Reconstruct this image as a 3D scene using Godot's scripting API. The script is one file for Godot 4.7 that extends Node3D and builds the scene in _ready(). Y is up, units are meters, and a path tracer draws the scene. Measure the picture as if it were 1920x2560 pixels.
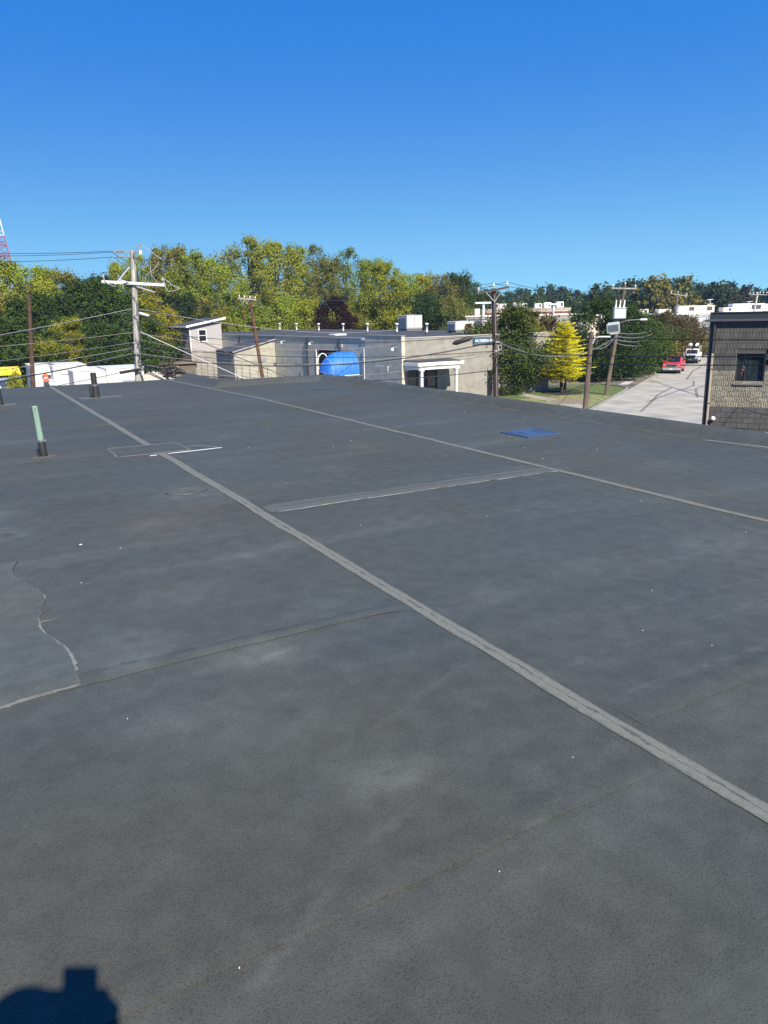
extends Node3D
# A flat black membrane roof seen at standing height, with the industrial block across the street.
# World: camera above the origin looking along -z. The grid of both buildings is turned by TH.

const TH := 0.495674
const GND := 0.4
const ROOF := 6.3
var rng := RandomNumberGenerator.new()
var used := {}
var mats := {}
var tex := {}

# ---------------------------------------------------------------- helpers
func numbered(called: String) -> String:
	if not used.has(called):
		used[called] = 0
		return called
	used[called] += 1
	return "%s_%03d" % [called, used[called]]

func W(x: float, y: float, d: float) -> Vector3:
	return Vector3(x, y, -d)

func L(b: float, y: float, a: float) -> Vector3:      # a point given along the building grid
	return Vector3(b * cos(TH) - a * sin(TH), y, -(b * sin(TH) + a * cos(TH)))

func tag(o: Node, label: String, category := "", group := "", kind := "") -> Node:
	if label: o.set_meta("label", label)
	if category: o.set_meta("category", category)
	if group: o.set_meta("group", group)
	if kind: o.set_meta("kind", kind)
	return o

func thing(called: String, label: String, category: String, at := Vector3.ZERO, turn := 0.0, group := "") -> Node3D:
	var o := Node3D.new()
	o.name = numbered(called)
	add_child(o)
	o.position = at
	o.rotation.y = turn
	tag(o, label, category, group)
	return o

func copy_of(o: Node3D, base: String, at: Vector3, turn: float, scl: Vector3, label: String, group := "") -> Node3D:
	var c: Node3D = o.duplicate()
	c.name = numbered(base)
	add_child(c)
	c.position = at
	c.rotation = Vector3(0, turn, 0)
	c.scale = scl
	tag(c, label, "", group)
	return c

func S() -> SurfaceTool:
	var st := SurfaceTool.new()
	st.begin(Mesh.PRIMITIVE_TRIANGLES)
	return st

func part(st: SurfaceTool, called: String, mat: Material, parent: Node) -> MeshInstance3D:
	st.generate_normals()
	return put(st.commit(), called, mat, parent)

func put(mesh: Mesh, called: String, mat: Material, parent: Node) -> MeshInstance3D:
	var o := MeshInstance3D.new()
	o.name = numbered(called) if parent == self else called
	o.mesh = mesh
	o.material_override = mat
	parent.add_child(o, true)
	return o

func quad(st: SurfaceTool, a: Vector3, b: Vector3, c: Vector3, d: Vector3) -> void:   # clockwise seen from the front
	for p in [a, b, c, a, c, d]:
		st.add_vertex(p)

func quad_uv(st: SurfaceTool, a: Vector3, b: Vector3, c: Vector3, d: Vector3) -> void:
	var u := [Vector2(0, 1), Vector2(0, 0), Vector2(1, 0), Vector2(1, 1)]
	var v := [a, b, c, d]
	for i in [0, 1, 2, 0, 2, 3]:
		st.set_uv(u[i])
		st.add_vertex(v[i])

func box(st: SurfaceTool, at: Vector3, size: Vector3, bev := 0.0, turn := Basis.IDENTITY) -> void:
	st.set_smooth_group(-1)
	var h := size * 0.5
	var b: float = min(bev, min(h.x, min(h.y, h.z)) * 0.9)
	var T := func(x: float, y: float, z: float) -> Vector3: return at + turn * Vector3(x, y, z)
	if b <= 0.0:
		for s in [-1.0, 1.0]:
			var f := [[T.call(s * h.x, -h.y, -h.z), T.call(s * h.x, h.y, -h.z), T.call(s * h.x, h.y, h.z), T.call(s * h.x, -h.y, h.z)],
				[T.call(-h.x, s * h.y, -h.z), T.call(-h.x, s * h.y, h.z), T.call(h.x, s * h.y, h.z), T.call(h.x, s * h.y, -h.z)],
				[T.call(-h.x, -h.y, s * h.z), T.call(h.x, -h.y, s * h.z), T.call(h.x, h.y, s * h.z), T.call(-h.x, h.y, s * h.z)]]
			for q in f:
				if s > 0: quad(st, q[3], q[2], q[1], q[0])
				else: quad(st, q[0], q[1], q[2], q[3])
		return
	# chamfered: faces, edges and corners
	var i := h - Vector3(b, b, b)
	var ctr := at
	var face := func(p: Array) -> void:
		var n: Vector3 = (p[1] - p[0]).cross(p[2] - p[0])
		var m := Vector3.ZERO
		for v in p: m += v
		m /= p.size()
		var good: bool = n.dot(m - ctr) < 0.0
		for k in range(1, p.size() - 1):
			st.add_vertex(p[0])
			st.add_vertex(p[k] if good else p[k + 1])
			st.add_vertex(p[k + 1] if good else p[k])
	for s in [-1.0, 1.0]:
		face.call([T.call(s * h.x, -i.y, -i.z), T.call(s * h.x, i.y, -i.z), T.call(s * h.x, i.y, i.z), T.call(s * h.x, -i.y, i.z)])
		face.call([T.call(-i.x, s * h.y, -i.z), T.call(i.x, s * h.y, -i.z), T.call(i.x, s * h.y, i.z), T.call(-i.x, s * h.y, i.z)])
		face.call([T.call(-i.x, -i.y, s * h.z), T.call(i.x, -i.y, s * h.z), T.call(i.x, i.y, s * h.z), T.call(-i.x, i.y, s * h.z)])
		for t in [-1.0, 1.0]:
			face.call([T.call(s * h.x, t * i.y, -i.z), T.call(s * h.x, t * i.y, i.z), T.call(s * i.x, t * h.y, i.z), T.call(s * i.x, t * h.y, -i.z)])
			face.call([T.call(s * h.x, -i.y, t * i.z), T.call(s * h.x, i.y, t * i.z), T.call(s * i.x, i.y, t * h.z), T.call(s * i.x, -i.y, t * h.z)])
			face.call([T.call(-i.x, s * h.y, t * i.z), T.call(i.x, s * h.y, t * i.z), T.call(i.x, s * i.y, t * h.z), T.call(-i.x, s * i.y, t * h.z)])
			for r in [-1.0, 1.0]:
				face.call([T.call(s * h.x, t * i.y, r * i.z), T.call(s * i.x, t * h.y, r * i.z), T.call(s * i.x, t * i.y, r * h.z)])

func box_between(st: SurfaceTool, lo: Vector3, hi: Vector3, bev := 0.0) -> void:
	box(st, (lo + hi) * 0.5, (hi - lo).abs(), bev)

func tube(st: SurfaceTool, pts: Array, radii, sides := 8, caps := true) -> void:
	var n := pts.size()
	var rings := []
	var up := Vector3.UP
	for i in n:
		var t: Vector3 = (pts[min(i + 1, n - 1)] - pts[max(i - 1, 0)]).normalized()
		if i == 0: up = Vector3.RIGHT if abs(t.y) > 0.9 else Vector3.UP
		var x := up.cross(t).normalized()
		if x.length() < 0.01: x = Vector3.FORWARD.cross(t).normalized()
		var y := t.cross(x).normalized()
		up = y
		var r: float = radii[i] if radii is Array else radii
		var ring := []
		for k in sides:
			var a := TAU * k / sides
			ring.append(pts[i] + (x * cos(a) + y * sin(a)) * r)
		rings.append(ring)
	st.set_smooth_group(1)
	for i in n - 1:
		for k in sides:
			var k2 := (k + 1) % sides
			quad(st, rings[i][k], rings[i][k2], rings[i + 1][k2], rings[i + 1][k])
	if caps:
		st.set_smooth_group(-1)
		for k in range(1, sides - 1):
			for p in [rings[0][0], rings[0][k + 1], rings[0][k]]: st.add_vertex(p)
			for p in [rings[n - 1][0], rings[n - 1][k], rings[n - 1][k + 1]]: st.add_vertex(p)

func bar(st: SurfaceTool, a: Vector3, b: Vector3, w: float, h: float) -> void:        # a square bar from a to b
	var z := (b - a).normalized()
	var x := Vector3.UP.cross(z)
	if x.length() < 0.05: x = Vector3.RIGHT.cross(z)
	x = x.normalized()
	box(st, (a + b) * 0.5, Vector3(w, h, (b - a).length()), 0.0, Basis(x, z.cross(x), z))

func prism(st: SurfaceTool, poly: Array, y0: float, y1: float) -> void:               # poly: Vector2 (x, z), seen from above
	st.set_smooth_group(-1)
	var pv := PackedVector2Array(poly)
	if Geometry2D.is_polygon_clockwise(pv): pv.reverse()
	var idx := Geometry2D.triangulate_polygon(pv)
	for k in range(0, idx.size(), 3):
		var p := [pv[idx[k]], pv[idx[k + 1]], pv[idx[k + 2]]]
		if (p[1] - p[0]).cross(p[2] - p[0]) < 0: p = [p[0], p[2], p[1]]
		for v in p: st.add_vertex(Vector3(v.x, y1, v.y))
		for v in [p[0], p[2], p[1]]: st.add_vertex(Vector3(v.x, y0, v.y))
	for k in pv.size():
		var a := pv[k]
		var b := pv[(k + 1) % pv.size()]
		quad(st, Vector3(a.x, y0, a.y), Vector3(a.x, y1, a.y), Vector3(b.x, y1, b.y), Vector3(b.x, y0, b.y))

func extrude_z(st: SurfaceTool, poly: Array, z0: float, z1: float) -> void:           # poly: Vector2 (x, y)
	st.set_smooth_group(-1)
	var pv := PackedVector2Array(poly)
	var idx := Geometry2D.triangulate_polygon(pv)
	for k in range(0, idx.size(), 3):
		var p := [pv[idx[k]], pv[idx[k + 1]], pv[idx[k + 2]]]
		if (p[1] - p[0]).cross(p[2] - p[0]) > 0: p = [p[0], p[2], p[1]]
		for v in p: st.add_vertex(Vector3(v.x, v.y, z1))
		for v in [p[0], p[2], p[1]]: st.add_vertex(Vector3(v.x, v.y, z0))
	if not Geometry2D.is_polygon_clockwise(pv): pv.reverse()
	for k in pv.size():
		var a := pv[k]
		var b := pv[(k + 1) % pv.size()]
		quad(st, Vector3(a.x, a.y, z1), Vector3(a.x, a.y, z0), Vector3(b.x, b.y, z0), Vector3(b.x, b.y, z1))

# ---------------------------------------------------------------- textures and materials
func noise_tex(key: String, freq: float, lo: float, hi: float, size := 256, oct := 4, type := FastNoiseLite.TYPE_SIMPLEX_SMOOTH, stretch := Vector2i.ONE) -> ImageTexture:
	if tex.has(key): return tex[key]
	var n := FastNoiseLite.new()
	n.seed = key.hash() % 10000
	n.noise_type = type
	n.frequency = freq
	n.fractal_octaves = oct
	var im := n.get_seamless_image(size / stretch.x, size / stretch.y)
	im.convert(Image.FORMAT_L8)
	if stretch != Vector2i.ONE: im.resize(size, size, Image.INTERPOLATE_CUBIC)
	var d := im.get_data()
	for i in d.size(): d[i] = int(lerp(lo, hi, d[i] / 255.0) * 255.0)
	tex[key] = ImageTexture.create_from_image(Image.create_from_data(size, size, false, Image.FORMAT_L8, d))
	return tex[key]

func mat(r: float, g: float, b: float, rough := 0.8, noise := "", scl := 1.0, metal := 0.0) -> StandardMaterial3D:
	var key := "%s,%s,%s,%s,%s,%s,%s" % [r, g, b, rough, noise, scl, metal]
	if mats.has(key): return mats[key]
	var m := StandardMaterial3D.new()
	m.albedo_color = Color(r, g, b).linear_to_srgb()
	m.roughness = rough
	m.metallic = metal
	m.cull_mode = BaseMaterial3D.CULL_DISABLED
	if noise:
		m.albedo_texture = tex[noise]
		m.uv1_triplanar = true
		m.uv1_world_triplanar = true
		m.uv1_scale = Vector3.ONE * scl
	mats[key] = m
	return m

func leaf_mat(r: float, g: float, b: float) -> StandardMaterial3D:
	var key := "leaf%s,%s,%s" % [r, g, b]
	if mats.has(key): return mats[key]
	var m := StandardMaterial3D.new()
	m.albedo_color = Color(r, g, b).linear_to_srgb()
	m.vertex_color_use_as_albedo = true
	m.roughness = 0.85
	m.metallic_specular = 0.12
	m.cull_mode = BaseMaterial3D.CULL_DISABLED
	m.backlight_enabled = true
	m.backlight = Color(0.75, 0.8, 0.42)
	mats[key] = m
	return m

func glass(r: float, g: float, b: float) -> StandardMaterial3D:       # a dark pane that mirrors the sky
	return mat(r, g, b, 0.06)

func make_textures() -> void:
	noise_tex("fine", 0.06, 0.72, 1.0, 256, 5)
	noise_tex("coarse", 0.012, 0.78, 1.0, 256, 5)
	noise_tex("blotch", 0.02, 0.55, 1.0, 256, 4)
	noise_tex("streak", 0.03, 0.7, 1.0, 256, 4, FastNoiseLite.TYPE_SIMPLEX_SMOOTH, Vector2i(1, 8))
	noise_tex("wood", 0.05, 0.5, 1.0, 256, 4, FastNoiseLite.TYPE_SIMPLEX_SMOOTH, Vector2i(1, 16))
	noise_tex("grain", 0.2, 0.6, 1.0, 256, 3)

const BACK := [[-52.8, 0.2, 114.0, 15.9, 10.0, "yg"], [-46.4, 0.2, 100.0, 10.6, 9.0, "ol"], [-47.5, 0.2, 110.0, 14.7, 9.0, "yg"], [-47.7, 0.2, 116.0, 14.8, 8.0, "yg"], [-43.5, 0.2, 112.0, 14.2, 8.0, "ol"], [-45.0, 0.2, 122.0, 13.6, 8.0, "dk"], [-41.3, 0.2, 120.0, 14.0, 9.0, "dk"], [-43.6, 0.2, 134.0, 16.9, 7.0, "yg"], [-40.7, 0.2, 136.0, 17.9, 8.0, "yg"], [-36.4, 0.2, 134.0, 18.7, 8.0, "ol"], [-33.9, 0.2, 136.0, 19.2, 9.0, "ol"], [-31.1, 0.2, 126.0, 11.1, 9.0, "dk"], [-29.9, 0.2, 132.0, 17.9, 8.0, "yg"], [-29.7, 0.2, 130.0, 10.6, 10.0, "ol"], [-28.1, 0.2, 134.0, 16.9, 8.0, "yg"], [-27.5, 0.2, 142.0, 16.6, 9.0, "yg"], [-25.9, 0.2, 138.0, 9.0, 10.0, "yg"], [-23.2, 0.2, 146.0, 21.2, 12.0, "yg"], [-21.3, 0.2, 142.0, 9.2, 11.0, "yg"], [-19.5, 0.2, 150.0, 21.0, 11.0, "yg"], [-17.0, 0.2, 145.0, 10.9, 9.0, "yg"], [-15.8, 0.2, 152.0, 20.2, 9.0, "yg"], [-12.8, 0.2, 144.0, 10.3, 8.0, "yy"], [-12.4, 0.2, 156.0, 20.5, 9.0, "ai"], [-8.8, 0.2, 150.0, 17.8, 9.0, "ol"], [-7.4, 0.2, 134.0, 10.3, 8.5, "bu"], [-5.8, 0.2, 158.0, 19.9, 11.0, "ai"], [-5.6, 0.2, 144.0, 9.3, 9.0, "yg"], [-2.1, 0.2, 150.0, 17.5, 10.0, "yg"], [-1.4, 0.2, 146.0, 11.0, 9.0, "yg"], [0.7, 0.2, 146.0, 16.7, 9.0, "yy"], [3.0, 0.2, 146.0, 10.5, 10.0, "yg"], [5.0, 0.2, 150.0, 14.6, 9.0, "yg"], [8.5, 0.2, 152.0, 14.4, 10.0, "yg"], [9.0, 0.2, 146.0, 11.1, 10.0, "dk"], [11.5, 0.2, 150.0, 14.4, 8.0, "ol"], [12.5, 0.2, 142.0, 10.3, 8.0, "ol"], [14.9, 0.2, 150.0, 14.3, 11.0, "dk"], [18.1, 0.2, 156.0, 13.2, 8.0, "dk"]]
const FRONT := [[-43.0, 0.2, 92.0, 8.0, 9.0, "dk"], [-41.7, 0.2, 94.0, 10.3, 9.0, "dk"], [-38.7, 0.2, 90.0, 6.3, 8.0, "dk"], [-39.2, 0.2, 96.0, 10.4, 9.0, "dk"], [-34.8, 0.2, 89.0, 8.0, 5.0, "yy"], [-37.0, 0.2, 102.0, 12.3, 10.0, "dk"], [-32.5, 0.2, 92.0, 7.1, 9.0, "dk"], [-32.4, 0.2, 100.0, 10.6, 9.0, "dk"], [-29.7, 0.2, 94.0, 6.0, 7.0, "dk"], [-30.7, 0.2, 104.0, 10.5, 7.0, "yy"], [-29.6, 0.2, 104.0, 6.8, 8.0, "dk"], [-29.8, 0.2, 112.0, 8.9, 6.0, "or"]]
const RIGHT := [[12.3, 0.2, 72.9, 8.0, 7.0, "gr"], [17.0, 0.2, 90.0, 7.2, 5.0, "ol"], [20.2, 0.2, 94.0, 6.6, 6.5, "ru"], [23.4, 0.2, 84.0, 8.6, 7.5, "dk"], [27.6, 0.2, 89.0, 7.9, 8.0, "dk"], [30.2, 0.2, 93.0, 4.2, 6.0, "dk"], [31.8, 0.2, 95.0, 6.4, 7.0, "dk"], [36.4, 0.2, 104.0, 4.1, 6.0, "ol"], [38.2, 0.2, 106.0, 7.0, 8.0, "ru"], [47.9, 0.2, 124.0, 5.9, 8.0, "ru"], [51.6, 0.2, 128.0, 3.4, 8.0, "ol"], [57.1, 0.2, 134.0, 3.3, 9.0, "yg"]]
const FAR := [[34.0, 0.7, 260.0, 13.0, 13.0, "fd"], [30.8, 0.2, 215.0, 11.5, 12.0, "fd"], [63.9, 0.2, 240.0, 11.2, 14.0, "fd"], [66.2, 0.2, 240.0, 14.0, 14.0, "fd"], [70.9, 0.2, 230.0, 14.5, 15.0, "fd"], [77.7, 0.2, 225.0, 15.2, 16.0, "fy"], [88.8, 0.2, 235.0, 15.0, 17.0, "fy"], [105.2, 0.5, 250.0, 13.8, 17.0, "fd"], [114.1, 0.5, 250.0, 12.6, 14.0, "fr"], [127.2, 0.9, 260.0, 11.8, 14.0, "fd"]]
const HILL := [[17.2, 2.8, 363.0, 11.7, 13.9, "fd"], [16.6, 1.2, 280.2, 12.2, 15.7, "fd"], [21.5, 2.2, 332.8, 12.0, 18.9, "fd"], [28.2, 2.8, 361.1, 12.1, 14.0, "fd"], [23.7, 1.6, 299.8, 12.0, 15.1, "fm"], [34.8, 3.0, 366.6, 12.6, 16.8, "fd"], [45.2, 5.4, 442.1, 11.1, 16.8, "fd"], [33.6, 2.1, 323.9, 11.1, 12.8, "fm"], [40.8, 2.5, 342.1, 11.5, 16.0, "fd"], [40.2, 2.0, 319.2, 10.9, 15.7, "fm"], [47.5, 3.1, 364.6, 10.9, 17.9, "fd"], [44.0, 1.8, 309.7, 12.1, 14.0, "fm"], [47.6, 2.3, 331.0, 12.0, 14.9, "fd"], [61.9, 4.2, 388.0, 12.2, 14.0, "fd"], [50.5, 1.6, 298.1, 11.7, 15.1, "fd"], [64.0, 3.5, 366.4, 13.6, 15.8, "fd"], [75.3, 5.2, 402.6, 12.0, 13.9, "fd"], [53.8, 1.2, 283.7, 11.2, 15.8, "fm"], [68.8, 2.8, 339.3, 13.6, 15.6, "fd"], [62.9, 1.5, 295.6, 10.0, 12.9, "fm"], [81.5, 4.5, 379.8, 14.2, 16.4, "fd"], [76.7, 3.1, 344.1, 13.7, 17.6, "fd"], [67.9, 1.3, 283.9, 10.8, 15.7, "fm"], [84.5, 3.4, 347.1, 12.1, 13.2, "fd"], [109.9, 7.1, 427.6, 7.3, 17.4, "fd"], [83.6, 2.5, 322.9, 9.9, 15.1, "fd"], [88.3, 3.0, 332.5, 9.8, 17.7, "fm"], [88.2, 2.3, 311.8, 8.7, 15.7, "fm"], [127.8, 7.7, 450.6, 9.1, 13.5, "fd"], [133.0, 7.7, 455.2, 12.0, 16.6, "fd"], [87.5, 1.5, 288.4, 9.4, 15.5, "fd"], [114.1, 5.1, 376.4, 14.1, 14.0, "fd"], [150.8, 7.4, 469.6, 14.7, 14.2, "fd"], [106.0, 2.9, 323.0, 9.3, 13.0, "fd"], [114.3, 3.9, 345.9, 14.3, 16.6, "fd"], [144.3, 6.3, 414.9, 14.9, 14.9, "fd"], [103.7, 1.9, 295.6, 10.5, 14.2, "fm"], [125.4, 4.1, 347.1, 14.9, 15.5, "fd"], [147.8, 5.7, 396.9, 15.0, 13.2, "fm"], [114.7, 2.4, 306.3, 8.7, 14.1, "fm"], [152.7, 5.5, 392.1, 13.6, 14.3, "fd"], [126.5, 3.0, 318.3, 8.7, 15.9, "fd"], [133.7, 3.6, 334.4, 13.0, 14.2, "fd"], [160.6, 5.1, 388.4, 12.5, 18.3, "fd"], [123.8, 2.1, 295.7, 8.6, 15.7, "fm"], [177.1, 5.1, 409.1, 13.2, 18.4, "fd"], [175.2, 4.9, 399.2, 13.9, 18.2, "fd"], [144.5, 3.4, 326.8, 7.6, 14.0, "fm"], [172.6, 4.5, 377.1, 11.4, 16.9, "fm"], [133.0, 1.8, 287.0, 8.9, 15.1, "fm"], [190.3, 4.5, 403.9, 11.5, 14.6, "fm"], [222.9, 4.9, 463.9, 10.5, 18.8, "fd"], [147.5, 2.4, 301.7, 8.5, 14.4, "fd"], [168.2, 3.5, 336.2, 11.5, 18.8, "fd"], [231.4, 4.6, 451.8, 11.7, 15.8, "fm"]]

# ---------------------------------------------------------------- the building under the camera
func roof_height(b: float, a: float, n: FastNoiseLite) -> float:
	var y := n.get_noise_2d(b * 30.0, a * 30.0) * 0.006 + n.get_noise_2d(b * 110.0 + 500.0, a * 110.0) * 0.0007
	var edge: float = 8.35 - b                       # the tapered edge strip along the street sides
	if a > 17.0:
		edge = min(edge, max(5.62 - b, 18.4 - a))
	var t: float = clamp(1.0 - (edge - 0.08) / 0.42, 0.0, 1.0)
	y += 0.13 * t * t * (3.0 - 2.0 * t)
	y += 0.012 * exp(-pow((a - 3.52) / 0.10, 2.0)) * clamp((2.1 - b) * 4.0, 0.0, 1.0)   # a lap under the sheet
	y += 0.006 * exp(-pow((a - 2.05) / 0.09, 2.0)) * clamp((b - 2.2) * 3.0, 0.0, 1.0)
	return ROOF + y

func roof_images() -> Array:
	# tile: pebbled skin of the sheet; map: dust, chalk and water marks over the whole roof
	var n := FastNoiseLite.new()
	n.seed = 11
	n.noise_type = FastNoiseLite.TYPE_SIMPLEX_SMOOTH
	n.frequency = 0.15
	n.fractal_type = FastNoiseLite.FRACTAL_RIDGED
	n.fractal_octaves = 2
	var im := n.get_seamless_image(1024, 1024)
	im.convert(Image.FORMAT_L8)
	var n2 := FastNoiseLite.new()
	n2.seed = 12
	n2.frequency = 0.01
	n2.fractal_octaves = 5
	var im2 := n2.get_seamless_image(1024, 1024)
	im2.convert(Image.FORMAT_L8)
	var d := im.get_data()
	var d2 := im2.get_data()
	var t := PackedByteArray()
	t.resize(d.size())
	for i in d.size():
		t[i] = clampi(int(188.0 + (d[i] - 140) * 0.24 + (d2[i] - 128) * 0.08), 0, 255)
	var tile := Image.create_from_data(1024, 1024, false, Image.FORMAT_L8, t)
	var bump: Image = im.duplicate()
	bump.resize(512, 512, Image.INTERPOLATE_CUBIC)
	bump.convert(Image.FORMAT_RGBA8)
	bump.bump_map_to_normal_map(2.2)
	# the large map: 28 m square, b from -18 to 10 across, a from 22 down to -6
	var N := 1024
	var layer := func(sd: int, f: float, o: int, sx: int, sy: int) -> PackedByteArray:
		var q := FastNoiseLite.new()
		q.seed = sd
		q.frequency = f
		q.fractal_octaves = o
		var g := q.get_image(N / sx, N / sy)
		g.convert(Image.FORMAT_L8)
		if sx * sy > 1: g.resize(N, N, Image.INTERPOLATE_CUBIC)
		return g.get_data()
	var broad: PackedByteArray = layer.call(21, 0.006, 3, 1, 1)
	var cloud: PackedByteArray = layer.call(22, 0.022, 5, 1, 1)
	var hue: PackedByteArray = layer.call(23, 0.008, 3, 1, 1)
	var along: PackedByteArray = layer.call(24, 0.05, 4, 8, 1)
	var spot: PackedByteArray = layer.call(25, 0.045, 3, 1, 1)
	var fine: PackedByteArray = layer.call(26, 0.16, 4, 1, 1)
	# dried puddle rings and dusty patches: b, a, radius, amount
	var dust := [[1.1, 3.34, .22, 26], [.55, 2.92, .26, 20], [.59, 3.88, .2, 14], [1.17, 6.19, .4, 16], [1.14, 2.17, .2, 16], [.84, 1.7, .16, 10],
		[.1, 4.8, .4, 9], [1.54, 4.95, .25, 10], [3.38, 3.4, .3, 9], [.51, 3.59, .13, 22], [2.6, 3.2, .3, 9], [4.4, 3.3, .5, 10], [3.2, 3.9, .35, 8],
		[.1, 7.3, .3, 13], [.1, 5.5, .3, 8], [.69, 2.6, .35, 12], [-.2, 2.4, .4, 8], [-.5, 1.8, .5, 8], [.1, 1.6, .3, 6],
		[-.35, 5.0, .6, 9], [-.5, 6.2, .6, 8], [-.15, 7.0, .45, 10], [-.7, 4.2, .7, 9], [-.4, 3.75, .5, 10], [1.9, 9.9, .7, 8], [1.77, 7.2, .42, 13], [6.7, 8.2, .6, 6], [3.6, 8.0, .3, 12], [4.3, 9.0, .35, 10], [3.2, 6.9, .3, 10], [4.9, 5.0, .5, 10], [6.3, 5.4, .5, 10], [3.0, 11.0, .3, 10], [4.2, 12.5, .4, 10], [3.4, 14.5, .4, 8]]
	for k in 60:
		dust.append([rng.randf_range(-6, 8), rng.randf_range(3, 20), rng.randf_range(.15, .5), rng.randf_range(3, 11)])
	for k in 5:
		dust.append([[.89, 2.07, .07, -13], [.27, 2.85, .06, -9], [.75, 2.35, .08, -6], [5.9, 5.9, .12, -8], [1.3, 5.2, .1, -6]][k])
	var amount := PackedFloat32Array()
	amount.resize(N * N)
	var pm := N / 28.0
	for s in dust:
		var cx: float = (s[0] + 18.0) * pm
		var cy: float = (22.0 - s[1]) * pm
		var r: float = s[2] * pm
		for y in range(max(0, int(cy - r * 1.8)), min(N, int(cy + r * 1.8) + 1)):
			for x in range(max(0, int(cx - r * 2.2)), min(N, int(cx + r * 2.2) + 1)):
				var q := sqrt(pow((x - cx) / 1.25, 2.0) + pow(y - cy, 2.0)) / r + (cloud[y * N + x] - 128) / 190.0 + (fine[y * N + x] - 128) / 150.0
				if q < 1.25:
					amount[y * N + x] += 0.25 * s[3] * clamp((1.25 - q) * 1.5, 0.0, 1.0) * (0.7 + spot[y * N + x] / 400.0)
	# dried puddles: pale, speckled discs with a dark dot where the water stood last (b, a, radius, amount)
	for s in [[1.1, 3.34, .17, 24.0], [.55, 2.92, .2, 17.0], [.59, 3.88, .16, 12.0], [1.17, 6.19, .22, 17.0], [1.14, 2.17, .13, 17.0], [.51, 3.59, .10, 19.0], [1.02, 4.4, .26, 10.0], [1.55, 4.95, .16, 11.0], [1.9, 5.05, .14, 11.0], [.05, 7.25, .22, 20.0], [.1, 6.5, .25, 14.0], [.9, 5.0, .18, 8.0], [2.55, 3.5, .2, 10.0], [3.3, 3.6, .28, 9.0], [4.5, 3.5, .4, 10.0], [3.0, 5.2, .3, 9.0], [4.0, 4.9, .28, 8.0], [3.4, 7.4, .25, 9.0], [4.3, 8.6, .3, 9.0], [3.1, 10.4, .3, 8.0], [6.4, 5.6, .4, 9.0], [6.8, 6.6, .3, 8.0], [1.77, 7.2, .3, 13.0], [1.55, 3.75, .3, 9.0], [.95, 2.75, .3, 8.0]]:
		var cx: float = (s[0] + 18.0) * pm
		var cy: float = (22.0 - s[1]) * pm
		var rr: float = s[2] * pm
		for y in range(int(cy - rr * 2.2), int(cy + rr * 2.2) + 1):
			for x in range(int(cx - rr * 2.8), int(cx + rr * 2.8) + 1):
				var q := Vector2((x - cx) / 1.3, y - cy).length() / rr + (cloud[y * N + x] - 128) / 260.0
				var a := exp(-q * q * 1.6) * (0.45 + 0.9 * fine[y * N + x] / 255.0) - 1.1 * exp(-q * q * 90.0)
				amount[y * N + x] += s[3] * a
	for q in [[2.3, 2.16, 5.2, 2.2, 9.0], [.4, 1.5, .75, 1.74, 11.0], [-.6, 1.28, 1.35, 2.02, 6.0], [1.3, 1.62, 2.0, 1.9, 6.0], [2.3, 2.5, 4.6, 2.6, 7.0], [2.4, 2.9, 5.0, 2.75, 5.0], [3.0, 4.4, 5.2, 4.3, 6.0], [2.2, 4.9, 4.0, 5.3, 5.0], [.9, 2.3, 1.9, 2.75, 5.0]]:
		for k in 300:                      # scuffs that show as lines in the near field
			var f := k / 299.0
			var px := int((lerpf(q[0], q[2], f) + 18.0) * pm)
			var py := int((22.0 - lerpf(q[1], q[3], f)) * pm)
			amount[py * N + px] = max(amount[py * N + px], q[4] * clamp(fine[py * N + px] / 110.0 - .3, 0.0, 1.3))
	for k in 150:                      # long faint scuffs where the sheets were rolled out
		var x0 := rng.randi_range(380, 900)
		var y0 := rng.randi_range(0, N - 1)
		var ln := rng.randi_range(30, 170)
		var am := rng.randf_range(1.0, 6.0)
		var slope := rng.randf_range(-.05, .05)
		for x in range(x0, min(N, x0 + ln)):
			var yy := int(y0 + (x - x0) * slope)
			if yy >= 0 and yy < N: amount[yy * N + x] += am * clamp(spot[yy * N + x] / 128.0 - .3, 0.0, 1.3)
	var out := PackedByteArray()
	out.resize(N * N * 3)
	for i in N * N:
		var v: float = (broad[i] - 128) * 0.035 + (cloud[i] - 128) * 0.012 + (along[i] - 128) * 0.025 + (fine[i] - 128) * 0.03
		var mk: float = amount[i] + max(0.0, spot[i] - 185.0) * 0.08 + max(0.0, along[i] - 165.0) * 0.10
		var h: float = (hue[i] - 128) * 0.03
		out[i * 3] = clampi(int(97.0 + v + mk * 1.0 + h), 0, 255)
		out[i * 3 + 1] = clampi(int(101.0 + v + mk * 1.0 - abs(h) * 0.2), 0, 255)
		out[i * 3 + 2] = clampi(int(96.0 + v + mk * 0.93 - h), 0, 255)
	return [tile, bump, Image.create_from_data(N, N, false, Image.FORMAT_RGB8, out)]

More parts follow.
